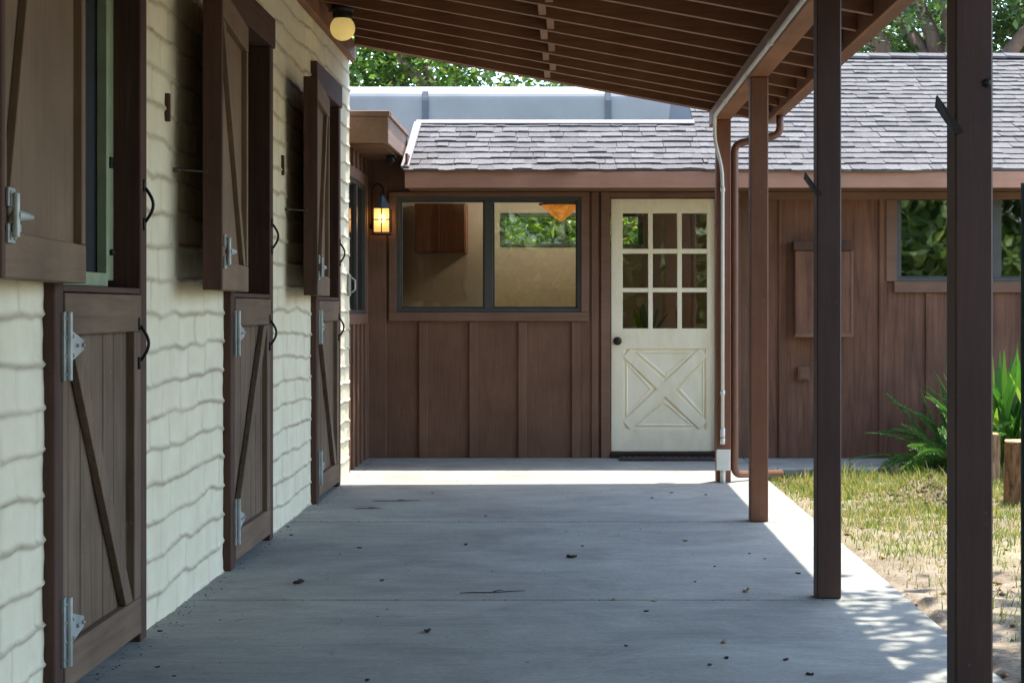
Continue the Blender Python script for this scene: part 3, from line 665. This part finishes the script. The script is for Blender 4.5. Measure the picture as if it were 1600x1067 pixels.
obj('window_frame', wf, 'alum', wo, .002)
p_ = MB(); p_.add([(-1.618, WH[0], WH[2]), (-1.618, WH[1], WH[2]), (-1.618, WH[1], WH[3]), (-1.618, WH[0], WH[3])], [(0, 1, 2, 3)]); obj('pane', p_, 'glass_dark', wo, 0)
wr = MB(); wr.box(-6, -1.335, 11.93, 17.2, 2.402, 2.60); wro = obj('wing_roof', wr, 'deck', hs, 0)
wf = MB(); wf.box(-6, -1.30, 11.90, 11.929, 2.405, 2.60); wf.box(-1.334, -1.30, 11.93, 13.35, 2.405, 2.60); wf.box(-6, -1.29, 11.885, 11.94, 2.601, 2.64); wf.box(-1.345, -1.285, 11.941, 13.35, 2.601, 2.638)
obj('wing_fascia', wf, 'fascia_y', wro, .004)
ws = MB(); ws.box(-1.598, -1.337, 11.932, YF-.03, 2.392, 2.401); obj('wing_soffit', ws, 'trim', wro, 0)
# rooms behind the glass
YB = 16.35; rm = MB(); x0, x1 = -1.55, 1.48; zc = 2.36
BW = (-.66, .75, 1.845, 2.12)
wallparts(rm, x0, x1, 0, zc, YB, YB+.1, [BW])
rm.add([(x0, YF+.121, 0), (x0, YB, 0), (x0, YB, zc), (x0, YF+.121, zc)], [(0, 1, 2, 3)]); rm.add([(x1, YF+.121, 0), (x1, YB, 0), (x1, YB, zc), (x1, YF+.121, zc)], [(3, 2, 1, 0)])
rm.add([(x0, YF+.121, .03), (x1, YF+.121, .03), (x1, YB, .03), (x0, YB, .03)], [(0, 1, 2, 3)])
rm.box(-1.549, -.72, 15.42, YB-.001, .031, zc-.001)               # closet block seen through the screened sash
rm.box(.30, .36, 15.15, YB-.001, .031, zc-.001)  # added partition keeps the pendant's light off the room behind the door
obj('room', rm, 'room', hs, 0)
rm = MB(); rm.add([(x0, YF+.121, zc), (x1, YF+.121, zc), (x1, YB, zc), (x0, YB, zc)], [(3, 2, 1, 0)]); obj('ceiling', rm, 'ceil', hs, 0)
bw = MB()
for u in (BW[0], -.05, .35, BW[1]-.03): bw.box(u, u+.045, YB-.02, YB+.06, BW[2], BW[3])
bw.box(BW[0], BW[1], YB-.021, YB+.06, BW[2]-.03, BW[2]); bw.box(BW[0], BW[1], YB-.021, YB+.06, BW[3], BW[3]+.035)
obj('rear_window', bw, 'tgreen', hs, .002)
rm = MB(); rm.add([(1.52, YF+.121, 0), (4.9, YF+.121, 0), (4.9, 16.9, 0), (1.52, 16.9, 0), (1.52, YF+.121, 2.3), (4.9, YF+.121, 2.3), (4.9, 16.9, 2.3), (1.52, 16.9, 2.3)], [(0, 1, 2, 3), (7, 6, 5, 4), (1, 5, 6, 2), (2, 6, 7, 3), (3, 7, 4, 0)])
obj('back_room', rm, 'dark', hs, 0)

# ------------------------------------------------------------------ things on and in the house
o = thing('utility_box', 'flat brown wooden utility box with dark cap on the siding right of the patio posts', 'utility box', (fx(1283), YF-.06, fz(525)))
b = MB(); b.box(fx(1239), fx(1328), YF-.13, YF-.021, fz(525), fz(393)); obj('cover', b, 'siding_red', o, .004)
b = MB(); b.box(fx(1236), fx(1326), YF-.145, YF-.021, fz(392.8), fz(378)); obj('cap', b, 'frame', o, .004)
b = MB(); b.box(fx(1239)-.004, fx(1328)+.004, YF-.136, YF-.1305, fz(526.5), fz(521)); b.box(fx(1325), fx(1328)+.004, YF-.136, YF-.1305, fz(520.9), fz(393)); obj('edge_strip', b, 'trim', o, .001)
b = MB(); b.box(fx(1245), fx(1264), YF-.045, YF-.0005, fz(594), fz(573)); b.box(fx(1248), fx(1261), YF-.052, YF-.0455, fz(591), fz(576))
single('outlet_cover', b, 'batten', 'small square brown outlet cover low on the siding under the wooden utility box', 'outlet', (fx(1254), YF-.02, fz(594)), bevel=.004)
LX, LY = -1.466, 13.0
o = thing('wall_lantern', 'lit amber lantern with blue-grey cap hung from a curved iron arm at the wall corner', 'lantern', (LX, LY, 1.80))
a_ = MB(); a_.tube([(-1.548, 13.105, 1.84), (-1.556, 13.06, 1.90), (-1.553, 13.02, 2.05)]+[(LX-.035-.048*math.cos(t), 13.0, 2.115+.075*math.sin(t)) for t in [math.pi*k_/10 for k_ in range(0, 11)]]+[(LX+.012, LY, 2.10)], .008, 8)
a_.tube([(LX+.012, LY, 2.10), (LX-.012, LY, 2.09), (LX-.012, LY, 2.125), (LX+.004, LY, 2.13)], .006, 8)
a_.lathe([(.03, 0), (.03, -.012), (.012, -.02)], (-1.548, 13.115, 1.86), 14, 'y'); obj('arm', a_, 'black_iron', o, 0, True)
cp = MB(); cp.lathe([(.074, 1.998), (.07, 2.004), (.038, 2.05), (.016, 2.095), (.008, 2.105)], (LX, LY, 0), 8); obj('cap', cp, 'cap_metal', o, .001)
cg = MB(); r = .066
for sx in (-1, 1):
    for sy in (-1, 1): cg.box(LX+sx*r-.005, LX+sx*r+.005, LY+sy*r-.005, LY+sy*r+.005, 1.80, 2.0)
for z in (1.797, 1.90, 1.993):
    for s in (-1, 1):
        cg.box(LX-r, LX+r, LY+s*(r+.001)-.005, LY+s*(r+.001)+.005, z, z+.009); cg.box(LX+s*(r+.001)-.005, LX+s*(r+.001)+.005, LY-r, LY+r, z+.001, z+.008)
for s in (-1, 1): cg.box(LX-.004, LX+.004, LY+s*(r+.001)-.0045, LY+s*(r+.001)+.0045, 1.80, 1.999); cg.box(LX+s*(r+.001)-.0045, LX+s*(r+.001)+.0045, LY-.004, LY+.004, 1.80, 1.999)
cg.box(LX-r-.01, LX+r+.01, LY-r-.01, LY+r+.01, 1.785, 1.795); obj('cage', cg, 'black_iron', o, 0)
pn = MB(); q = r-.006
for s in (-1, 1):
    pn.add([(LX-q, LY+s*q, 1.80), (LX+q, LY+s*q, 1.80), (LX+q, LY+s*q, 1.998), (LX-q, LY+s*q, 1.998)], [(0, 1, 2, 3)]); pn.add([(LX+s*q, LY-q, 1.80), (LX+s*q, LY+q, 1.80), (LX+s*q, LY+q, 1.998), (LX+s*q, LY-q, 1.998)], [(0, 1, 2, 3)])
obj('pane', pn, 'amber', o, 0)
bl = MB(); bl.lathe([(.004, -.035), (.02, -.028), (.03, 0), (.024, .022), (.012, .035)], (LX, LY, 1.915), 14); obj('bulb', bl, 'bulb', o, 0, True)
GXY = (-1.385, 10.1); gz = 2.932
o = thing('globe_lamp', 'round pale yellow globe lamp under the rafters at the top of the stable wall', 'lamp', (GXY[0], GXY[1], gz+.15))
g_ = MB(); g_.lathe([(max(.004, .077*math.sin(math.pi*k_/16)), -.077*math.cos(math.pi*k_/16)) for k_ in range(17)], (GXY[0], GXY[1], gz), 28); obj('globe', g_, 'globe', o, 0, True)
g_ = MB(); g_.lathe([(.056, .058), (.062, .066), (.062, .10), (.070, .112), (.070, rb(GXY[0])-gz+.01)], (GXY[0], GXY[1], gz), 24); obj('canopy', g_, 'black_iron', o, .002, False)
o = thing('pendant_lamp', 'lit amber bowl pendant lamp hanging inside behind the window', 'pendant lamp', (-.03, 15.0, 1.9))
px_, pz_ = (876-CX)/2550*15.0, EYE+(482-338)/2550*15.0
g_ = MB(); g_.lathe([(.01, -.05), (.05, -.02), (.12, .04), (.185, .10), (.19, .106), (.18, .106), (.1, .05), (.01, 0)], (px_, 15.0, pz_), 24); obj('bowl', g_, 'pendant', o, 0, True)
g_ = MB(); g_.tube([(px_, 15.0, pz_+.10), (px_, 15.0, 2.355)], .008, 8); g_.lathe([(.190, .098), (.202, .102), (.202, .116), (.190, .120)], (px_, 15, pz_), 24); g_.lathe([(.06, 2.33-pz_), (.06, 2.356-pz_)], (px_, 15, pz_), 16); obj('rod', g_, 'black_iron', o, 0)
lp = bpy.data.lights.new('pendant_light', 'POINT'); lp.energy = 9; lp.color = (1, .9, .76); lp.shadow_soft_size = .1
lo = bpy.data.objects.new('pendant_light', lp); COL.objects.link(lo); lo.location = (px_, 15.0, pz_+.19)
o = thing('wall_cabinet', 'dark wooden wall cupboard seen through the left window sash', 'cabinet', (-1.15, 15.3, 1.5))
cxa, cxb = (648-CX)/2550*15.1, (728-CX)/2550*15.1; za, zb_ = EYE+(482-395)/2550*15.1, EYE+(482-318)/2550*15.1
b = MB(); b.box(cxa, cxb, 15.1, 15.418, za, zb_); obj('carcass', b, 'cab', o, .004)
b = MB(); mid = (cxa+cxb)/2; b.box(cxa+.01, mid-.003, 15.08, 15.099, za+.01, zb_-.01); b.box(mid+.003, cxb-.01, 15.08, 15.099, za+.01, zb_-.01); obj('cupboard_door', b, 'cab', o, .004)
b = MB(); b.lathe([(.022, 0), (.03, -.03), (.03, -.085), (.024, -.09)], (-1.365, 12.72, 2.345), 14, 'y'); b.box(-1.40, -1.33, 12.70, 12.76, 2.365, 2.392)
single('soffit_light', b, 'black_iron', 'small black spotlight under the eave of the left wing', 'spotlight', (-1.365, 12.72, 2.39), bevel=0)
b = MB(); b.box(fx(966), fx(1112), 12.83, 13.07, 0, .014)
for k_ in range(14): b.box(fx(970)+k_*.052, fx(970)+k_*.052+.03, 12.84, 13.06, .0145, .019)
single('door_mat', b, 'rubber', 'thin dark ribbed mat on the concrete before the cream door', 'door mat', (fx(1040), 12.95, 0), bevel=.002)

o = thing('house_plant', 'green potted house plant indoors behind the lower panes of the cream door', 'house plant', (.62, 13.95, .6)); rd = random.Random(4)
b = MB(); b.lathe([(.09, .58), (.12, .80), (.13, .80), (.13, .84), (.115, .84)], (.68, 13.95, 0), 18); obj('pot', b, 'bronze', o, 0, True)
b = MB(); b.box(.42, .98, 13.78, 14.12, .53, .575)
for sx in (.45, .93):
    for sy in (13.81, 14.07): b.box(sx, sx+.03, sy, sy+.03, .035, .529)
single('plant_stand', b, 'cab', 'small wooden stand carrying the house plant indoors behind the cream door', 'stand', (.7, 13.95, .03), bevel=.003)
V = []; Q = []
for k_ in range(34):
    a = rd.uniform(0, 6.283); el = math.radians(rd.uniform(30, 85)); L_ = rd.uniform(.2, .42); p = Vector((.68, 13.95, .84)); d_ = Vector((math.cos(a)*math.cos(el), math.sin(a)*math.cos(el), math.sin(el))); s_ = Vector((-math.sin(a), math.cos(a), 0)); k0 = len(V); ns = 7
    for i in range(ns+1):
        t = i/ns; wv = .004 if t < .35 else .034*math.sin(math.pi*min(.98, (t-.3)/.7))+.002; V += [p-s_*wv, p+Vector((0, 0, -.2*wv)), p+s_*wv]; d_ = (d_+Vector((0, 0, -.16*t))).normalized(); p = p+d_*(L_/ns)
    for i in range(ns): b_ = k0+i*3; Q += [(b_, b_+1, b_+4, b_+3), (b_+1, b_+2, b_+5, b_+4)]
npmesh('foliage', [tuple(v_) for v_ in V], Q, 'strap', o, smooth=True)

# ------------------------------------------------------------------ metal shed behind the house
o = thing('metal_shed', 'long pale grey metal shed with rounded roof edge rising behind the house roof', 'shed', (-.5, 22, 0))
YS = 20.0; xa, xb_ = -5, 2.4; prof = [(YS, 0), (YS, 3.76)]+[(YS+.30*(1-math.cos(t)), 3.76+.19*math.sin(t)) for t in [math.pi/2*k_/8 for k_ in range(1, 9)]]+[(YS+2.5, 4.0), (YS+5, 3.5), (YS+5, 0)]
s_ = MB(); n = len(prof); s_.add([(xa, y, z) for y, z in prof]+[(xb_, y, z) for y, z in prof], [(i, i+n, i+1+n, i+1) for i in range(n-1)]+[tuple(range(n)), tuple(reversed(range(n, 2*n)))])
obj('shell', s_, 'shed', o, 0)
for x in (-3.97, -1.73, .51):
    b = MB(); b.box(x-.036, x+.036, YS-.03, YS-.001, 0, 3.76); b.bar((x, YS-.012, 3.762), (x, YS+.03, 3.86), (.036, 0, 0), (0, .012, -.005)); obj('batten', b, 'shed_batten', o, .004)

# ------------------------------------------------------------------ trees
def leafcloud(cent, rad, n, clumps, cr, size, rng, shell=.55, flat=.5, drop=0):
    ph = rng.normal(size=(clumps, 3)); ph /= np.linalg.norm(ph, axis=1)[:, None]
    rr = (shell+(1-shell)*rng.random(clumps))[:, None]; cc = np.array(cent)+ph*rr*np.array(rad)
    wgt = rng.random(clumps)+.3; which = rng.choice(clumps, n, p=wgt/wgt.sum())
    pos = cc[which]+rng.normal(size=(n, 3))*cr*np.array([1, 1, .6])
    nrm = rng.normal(size=(n, 3)); nrm[:, 2] = np.abs(nrm[:, 2])+flat; nrm /= np.linalg.norm(nrm, axis=1)[:, None]
    t = rng.normal(size=(n, 3)); t -= nrm*(t*nrm).sum(1)[:, None]; t /= np.linalg.norm(t, axis=1)[:, None]; b = np.cross(nrm, t)
    L_ = size*(.6+.8*rng.random((n, 1))); W_ = L_*(.38+.2*rng.random((n, 1)))
    V = np.stack([pos-t*L_*.5, pos+b*W_*.5-nrm*L_*.08, pos+t*L_*.5, pos-b*W_*.5-nrm*L_*.08], 1).reshape(-1, 3)
    return V, np.arange(4*n).reshape(n, 4), cc
def tree(label, loc, H, tr, cent, rad, n, clumps, cr, size, mat, seed, limbs=7, lean=(0, 0), group=None, shell=.55, cat='tree', name='broadleaf_tree'):
    rng = np.random.default_rng(seed); rd = random.Random(seed)
    o = thing(name, label, cat, loc, group); base = Vector(loc)
    V, Q, cc = leafcloud(base+Vector(cent), rad, n, clumps, cr, size, rng, shell)
    tk = MB(); top = base+Vector((lean[0], lean[1], H)); pts = [base.lerp(top, k_/7)+Vector((rd.uniform(-.08, .08), rd.uniform(-.08, .08), 0))*(k_ > 0)*(1+tr) for k_ in range(8)]
    tk.tube(pts, [tr*(1.25 if k_ == 0 else 1-.08*k_) for k_ in range(8)], 12)
    for k_ in range(limbs):
        e = Vector(cc[rd.randrange(len(cc))]); s0 = pts[rd.randrange(4, 8)]; mid_ = s0.lerp(e, .5)+Vector((rd.uniform(-.3, .3), rd.uniform(-.3, .3), rd.uniform(.1, .5)))
        path = [s0, s0.lerp(mid_, .5)+Vector((rd.uniform(-.1, .1), rd.uniform(-.1, .1), .1)), mid_, mid_.lerp(e, .6)+Vector((0, 0, rd.uniform(-.1, .2))), e]
        tk.tube(path, [tr*.5, tr*.42, tr*.3, tr*.18, tr*.06], 8)
    obj('trunk', tk, 'bark', o, 0, True); npmesh('crown', V, Q, mat, o); return o
G1 = 'trees behind the house'
tree('sunlit bushy tree behind the grey shed, at the left by the stable corner', (-4.2, 28, 0), 3.2, .20, (0, 0, 4.6), (2.4, 2, 1.9), 11000, 80, .34, .15, 'leaf_a', 101, group=G1)
tree('yellow-green bushy tree with a brown trunk behind the middle of the grey shed', (-2.0, 26.6, 0), 4.3, .22, (.3, .4, 4.9), (2.1, 1.6, 1.7), 10000, 70, .32, .14, 'leaf_a', 102, group=G1)
tree('blue-green bushy tree behind the right end of the grey shed', (1.4, 28.5, 0), 3.4, .2, (0, 0, 4.6), (2.6, 2, 1.9), 10000, 70, .34, .15, 'leaf_c', 103, group=G1)
tree('large dark oak behind the shingle roof with a thick leaning trunk', (4.9, 22, 0), 5.6, .28, (.3, .8, 6.2), (2.3, 2, 1.9), 8500, 55, .34, .13, 'leaf_b', 104, 11, (.5, .1), G1)
tree('second oak behind the roof at the right edge, sky showing through its leaves', (7.1, 23.5, 0), 5.4, .22, (0, .5, 6.3), (1.9, 1.8, 1.9), 6500, 45, .32, .13, 'leaf_b', 105, 9, (-.5, 0), G1)
tree('pale green tree farther back between the two oaks behind the roof', (8.2, 31, 0), 4, .2, (0, 0, 6.0), (3.0, 2, 2.8), 8000, 60, .45, .19, 'leaf_c', 106, group=G1)
tree('leafy shade tree at the right of the yard whose crown dapples the slab', (7.3, 3.6, 0), 4.4, .22, (-3.2, 1.5, 5.9), (3.2, 3.5, 1.5), 17000, 115, .34, .15, 'leaf_b', 107, 9, (-.6, .2))
G3 = 'shrubs between the house and the shed'
tree('leafy shrub growing between the house and the shed, seen through the rear window', (.1, 18.5, 0), 1.2, .06, (0, 0, 1.9), (1.0, .6, 1.1), 5500, 45, .2, .12, 'leaf_e', 131, 5, group=None, cat='shrub', name='shrub')
for i, (x, y, r_, lb_) in enumerate(((3.6, -8.4, 2.9, 'leafy yard tree nearest the patio, mirrored in the house windows'), (8.4, -7, 3.0, 'broad leafy yard tree mirrored in the right house window'), (12.6, -5, 2.8, 'outermost leafy yard tree mirrored in the right house window'), (-.2, -9.5, 2.4, 'leafy tree far down the patio, mirrored in the door panes'))):
    tree(lb_, (x, y, 0), 2.4, .18, (0, 0, 2.9), (r_, r_*.8, 2.7), 18000, 130, .45, .30, 'leaf_d', 120+i, 6, group='yard trees across from the house')

# ------------------------------------------------------------------ yard plants, logs, grass
def fern(name, label, cat, loc, n, L0, up, seed, spread=(-math.pi, math.pi)):
    o = thing(name, label, cat, loc); rd = random.Random(seed); base = Vector(loc); V = []; Q = []; stem = MB()
    for k_ in range(n):
        a = rd.uniform(*spread); L_ = L0*rd.uniform(.6, 1.1); el = math.radians(rd.uniform(*up)); p = base+Vector((math.cos(a)*.05, math.sin(a)*.05, 0)); d_ = Vector((math.cos(a)*math.cos(el), math.sin(a)*math.cos(el)*.7, math.sin(el)))
        pts = [p.copy()]; ns = 14; droop = rd.uniform(.04, .13); tw = Vector((rd.uniform(-.04, .04), rd.uniform(-.04, .04), 0))
        for i in range(ns): d_ = (d_+Vector((0, 0, -droop))+tw).normalized(); p = p+d_*(L_/ns); pts.append(p.copy())
        stem.tube(pts, [.004]*ns+[.002], 5); W_ = rd.uniform(.026, .036)
        for i in range(1, ns+1):
            d2 = (pts[i]-pts[i-1]).normalized(); u_ = d2.orthogonal().normalized(); w_ = d2.cross(u_); t = i/ns; env = W_*min(1, .35+t*3)*(1-.65*max(0, t-.72)/.28)
            for j in range(34):
                th_ = rd.uniform(0, 6.283); o_ = pts[i-1].lerp(pts[i], rd.random()); r_ = u_*math.cos(th_)+w_*math.sin(th_); tip = o_+(r_+d2*rd.uniform(.3, .9)).normalized()*env*rd.uniform(.8, 1.2); sd_ = d2.cross(r_)*.0036
                k0 = len(V); V += [o_-sd_, o_+sd_, tip+sd_*.3, tip-sd_*.3]; Q.append((k0, k0+1, k0+2, k0+3))
    obj('stems', stem, 'fern', o, 0); npmesh('foliage', [tuple(v_) for v_ in V], Q, 'fern', o); return o
fern('foxtail_fern', 'arching foxtail fern spreading left over the concrete strip from behind the nearest post', 'fern', (2.98, 12.40, -.04), 78, .76, (14, 82), 5, (math.pi*.35, math.pi*1.65))
o = thing('strap_leaf_plant', 'tall strap-leaved green plant behind the cut logs at the right edge', 'plant', (3.42, 12.35, -.05)); rd = random.Random(9); V = []; Q = []
for k_ in range(150):
    a = rd.uniform(0, 6.283); el = math.radians(rd.uniform(48, 88)); L_ = rd.uniform(.55, 1.08); p = Vector((3.42+rd.uniform(-.26, .3), 12.38+rd.uniform(-.15, .15), -.05)); d_ = Vector((math.cos(a)*math.cos(el), math.sin(a)*math.cos(el), math.sin(el))); s_ = Vector((-math.sin(a), math.cos(a), 0)); W_ = rd.uniform(.017, .026); dr_ = rd.uniform(.0, .11); k0 = len(V); ns = 9
    for i in range(ns+1):
        t = i/ns; wv = W_*(.7+.5*t)*(1 if t < .75 else max(.08, (1-t)/.25)); nn = s_.cross(d_)*wv*.35
        V += [p-s_*wv+nn, p.copy(), p+s_*wv+nn]; d_ = (d_+Vector((0, 0, -dr_*t))).normalized(); p = p+d_*(L_/ns)
    for i in range(ns):
        b_ = k0+i*3; Q += [(b_, b_+1, b_+4, b_+3), (b_+1, b_+2, b_+5, b_+4)]
npmesh('foliage', [tuple(v_) for v_ in V], Q, 'strap', o, smooth=True)
def log(label, x, y, r_, h, seed):
    rd = random.Random(seed); z0_ = float(ground_h(x, y))-.03; o = thing('cut_log', label, 'log', (x, y, z0_), 'cut logs standing in the yard'); m = MB(); n = 40; k0 = 0
    V = []; levels = 14
    ridg = [rd.uniform(-1, 1) for _ in range(n)]
    for i in range(levels+1):
        for j in range(n):
            a = 6.283*j/n; rr = r_*(1+.06*math.sin(2*a+1)+.035*ridg[(j+(i//5)) % n]+.02*rd.uniform(-1, 1)+.05*(1-i/levels)); V.append((x+rr*math.cos(a), y+rr*math.sin(a), z0_+(h+.03)*i/levels+(.006*math.sin(3*a) if i == levels else 0)))
    m.v = V; m.f = [(i*n+j, i*n+(j+1) % n, (i+1)*n+(j+1) % n, (i+1)*n+j) for i in range(levels) for j in range(n)]; obj('bark', m, 'log', o, 0, True)
    c = MB(); top = z0_+h+.03; c.v = [(x, y, top+.004)]+[(V[levels*n+j][0]*.97+x*.03, V[levels*n+j][1]*.97+y*.03, top+.003) for j in range(n)]+V[levels*n:]
    c.f = [(0, 1+j, 1+(j+1) % n) for j in range(n)]+[(1+j, 1+n+j, 1+n+(j+1) % n, 1+(j+1) % n) for j in range(n)]; obj('cut_end', c, 'stump_end', o, 0)
log('upright cut log half hidden behind the nearest post', 3.03, 11.83, .105, .37, 1)
log('upright rough-barked cut log at the right edge of the yard', 2.93, 10.43, .125, .385, 2)
b = MB(); X_, Y_ = 1.452, 5.2
b.box(X_-.004, X_+.034, Y_-.004, Y_+.002, -.2, 1.60); b.box(X_+.012, X_+.018, Y_-.035, Y_-.0045, -.2, 1.598)
for k_ in range(28): b.box(X_+.009, X_+.021, Y_-.041, Y_-.0355, .05+k_*.053, .075+k_*.053)
single('fence_post', b, 'tgreen', 'dark green steel fence post at the right edge beside the slab', 'fence post', (X_, Y_, -.06), bevel=.001)

rg = np.random.default_rng(77)
def blades(n, xr, yr, fn, hmin, hmax, wd):
    x = rg.uniform(*xr, n); y = rg.uniform(*yr, n); k_ = rg.random(n) < fn(x, y); x, y = x[k_], y[k_]; n = len(x); z = ground_h(x, y)-.004
    a = rg.uniform(0, 6.283, n); h = rg.uniform(hmin, hmax, n)*(.5+.7*vnoise(x*3, y*3, 61)); le = rg.uniform(.1, .9, n)*h; b_ = rg.uniform(0, 6.283, n)
    p = np.stack([x, y, z], -1); s_ = np.stack([np.cos(a), np.sin(a), 0*a], -1)*wd; m = p+np.stack([np.cos(b_)*le*.35, np.sin(b_)*le*.35, h*.6], -1); t = p+np.stack([np.cos(b_)*le, np.sin(b_)*le, h], -1)
    V = np.stack([p-s_, p+s_, m+s_*.7, m-s_*.7, t+s_*.1, t-s_*.1], 1).reshape(-1, 3); i = np.arange(n)[:, None]*6
    return V, np.concatenate([i+np.array([0, 1, 2, 3]), i+np.array([3, 2, 4, 5])], 0)
def dens(x, y):
    d_ = np.clip((y-8.9)/2.6, 0, 1)**1.3*(.35+.9*vnoise(x*2.2, y*2.2, 41))+.10*(vnoise(x*1.6, y*1.6, 42) > .62)
    d_ = d_+np.clip((y-11.6)*2, 0, .8)+.34*np.clip((y-7.2)/2, 0, 1)
    return np.clip(d_*np.clip((x-1.45)*4, .1, 1), 0, 1)
V1, Q1 = blades(120000, (1.44, 5), (6, 12.24), dens, .012, .07, .0028)
V2, Q2 = blades(1500, (1.5, 5), (11.75, 12.23), lambda x, y: .4+.6*(vnoise(x*4, y*4, 43) > .5), .06, .15, .005)
V3, Q3 = blades(2600, (1.8, 2.95), (10.3, 11.2), lambda x, y: np.exp(-(((x-2.36)/.26)**2+((y-10.78)/.2)**2)), .02, .07, .003)
tag(npmesh('grass', np.concatenate([V1, V2, V3]), np.concatenate([Q1, Q2+len(V1), Q3+len(V1)+len(V2)]), 'grass'), 'short sparse green and straw-coloured grass growing on the dry yard', 'grass', kind='stuff')
oc = np.array([(1, 0, 0), (-1, 0, 0), (0, 1, 0), (0, -1, 0), (0, 0, 1), (0, 0, -1)], float); of = np.array([(0, 2, 4), (2, 1, 4), (1, 3, 4), (3, 0, 4), (2, 0, 5), (1, 2, 5), (3, 1, 5), (0, 3, 5)])
n = 2600; x = rg.uniform(1.44, 4.4, n); y = rg.uniform(4.5, 11.6, n); s_ = .003+.014*rg.random(n)**5
mk = rg.random(n) < .28; x[mk] = rg.normal(2.36, .20, mk.sum()); y[mk] = rg.normal(10.6, .22, mk.sum()); s_[mk] = .004+.010*rg.random(mk.sum())**2
V = (oc[None]*(.6+.7*rg.random((n, 6, 1)))*s_[:, None, None]*np.array([1.2, 1, .7])); V = V+np.stack([x, y, ground_h(x, y)+s_*.3], -1)[:, None]
tag(npmesh('dirt_clods', V.reshape(-1, 3), (of[None]+np.arange(n)[:, None, None]*6).reshape(-1, 3), 'clod'), 'crumbs and clods of dry brown dirt scattered over the yard', 'dirt', kind='stuff')

# ------------------------------------------------------------------ litter on the slab
def slab(px, py): Y_ = EYE*F/(py-CY); return (px-CX)/F*Y_, Y_
def dry_leaf(px, py, L_, mat, label, group, seed):
    rd = random.Random(seed); x, y = slab(px, py); a = rd.uniform(0, 6.283); m = MB(); n = 6; V = []
    for i in range(n+1):
        t = i/n; wv = L_*.26*math.sin(math.pi*min(1, .06+t*.94))**.8+.0008; c = L_*(t-.5)
        for s_ in (-1, -.35, .35, 1): V.append((c, wv*s_*(1+rd.uniform(-.15, .15)), .002+L_*.30*abs(s_)**1.5*rd.uniform(.4, 1)+L_*.16*(t-.4)**2))
    ca_, sa_ = math.cos(a), math.sin(a); zmin = min(v_[2] for v_ in V)
    m.v = [(p[0]*ca_-p[1]*sa_, p[0]*sa_+p[1]*ca_, p[2]-zmin+.0008) for p in V]; m.f = [(i*4+j, (i+1)*4+j, (i+1)*4+j+1, i*4+j+1) for i in range(n) for j in range(3)]
    o = obj('dry_leaf', m, mat, None, 0, True); o.location = (x, y, 0); tag(o, label, 'leaf', group)
    so_ = o.modifiers.new('thickness', 'SOLIDIFY'); so_.thickness = .0012
GL = 'small dark leaves scattered on the slab'
DL = 'small dark dry leaf crumb lying on the shaded concrete slab'
dry_leaf(467, 911, .06, 'leaf_dry', 'large dark crumpled leaf on the slab off the second stable door', None, 1)
dry_leaf(893, 871, .052, 'leaf_dry', 'large dark leaf alone in the middle of the shaded slab', None, 2)
dry_leaf(1167, 924, .055, 'leaf_pale', 'pale curled leaf on the slab left of the second nearest post', None, 3)
dry_leaf(668, 987, .045, 'leaf_dry', 'dark rounded leaf on the nearest slab panel, left of centre', None, 4)
for i, (px, py) in enumerate(((562, 856), (597, 907), (676, 770), (1103, 773), (1171, 865), (1247, 896), (728, 851), (1086, 909), (1117, 885), (759, 806), (910, 853), (1049, 770), (1010, 955), (246, 1042), (272, 1056), (250, 986), (978, 1009), (1109, 1039), (1228, 1031), (574, 1063), (1019, 778), (450, 823), (455, 836), (1195, 873), (1265, 1054), (1135, 1028))):
    dry_leaf(px, py, random.uniform(.012, .028), 'leaf_dry', DL, GL, 20+i)
for i, (px, py) in enumerate(((1071, 845), (1131, 1004), (1023, 939), (960, 937))): dry_leaf(px, py, .03, 'leaf_pale', 'small pale dry leaf lying on the shaded concrete slab', 'small pale leaves scattered on the slab', 70+i)
for i, (px, py, L_, a, lb_) in enumerate(((620, 783, .30, .1, 'longer thin dry twig on the far slab in front of the third stable door'), (575, 795, .16, .25, 'short thin dry twig on the slab beside the third stable door'), (770, 926, .28, .2, 'thin dark twig along the slab joint left of centre'))):
    x, y = slab(px, py); m = MB(); rd = random.Random(i); m.tube([(L_*(t-.5), rd.uniform(-.008, .008), .0042) for t in (0, .2, .4, .6, .8, 1)], [.0015, .0026, .0022, .0026, .002, .001], 6)
    m.tube([(0, 0, .0042), (.03, .03, .006), (.05, .035, .004)], [.003, .002, .001], 5); o = obj('twig', m, 'leaf_dry', None, 0, True); o.location = (x, y, 0); o.rotation_euler = (0, 0, a); tag(o, lb_, 'twig', 'dry twigs on the slab')

n = 1500; y = rg.uniform(4.6, 13.0, n); x = XW+.012+np.abs(rg.normal(0, .05, n)); x[900:] = rg.uniform(-1.5, 1.38, 600); y[1200:] = np.array([6.725, 9.19])[rg.integers(0, 2, 300)]+rg.normal(0, .006, 300)
s_ = .001+.003*rg.random(n)**4; V = oc[None]*(.5+.8*rg.random((n, 6, 1)))*s_[:, None, None]*np.array([1.5, 1.2, .6]); V = V+np.stack([x, y, s_*.3], -1)[:, None]
tag(npmesh('crumbs', V.reshape(-1, 3), (of[None]+np.arange(n)[:, None, None]*6).reshape(-1, 3), 'leaf_dry'), 'fine dark leaf crumbs and grit gathered along the stable wall and slab joints', 'litter', kind='stuff')
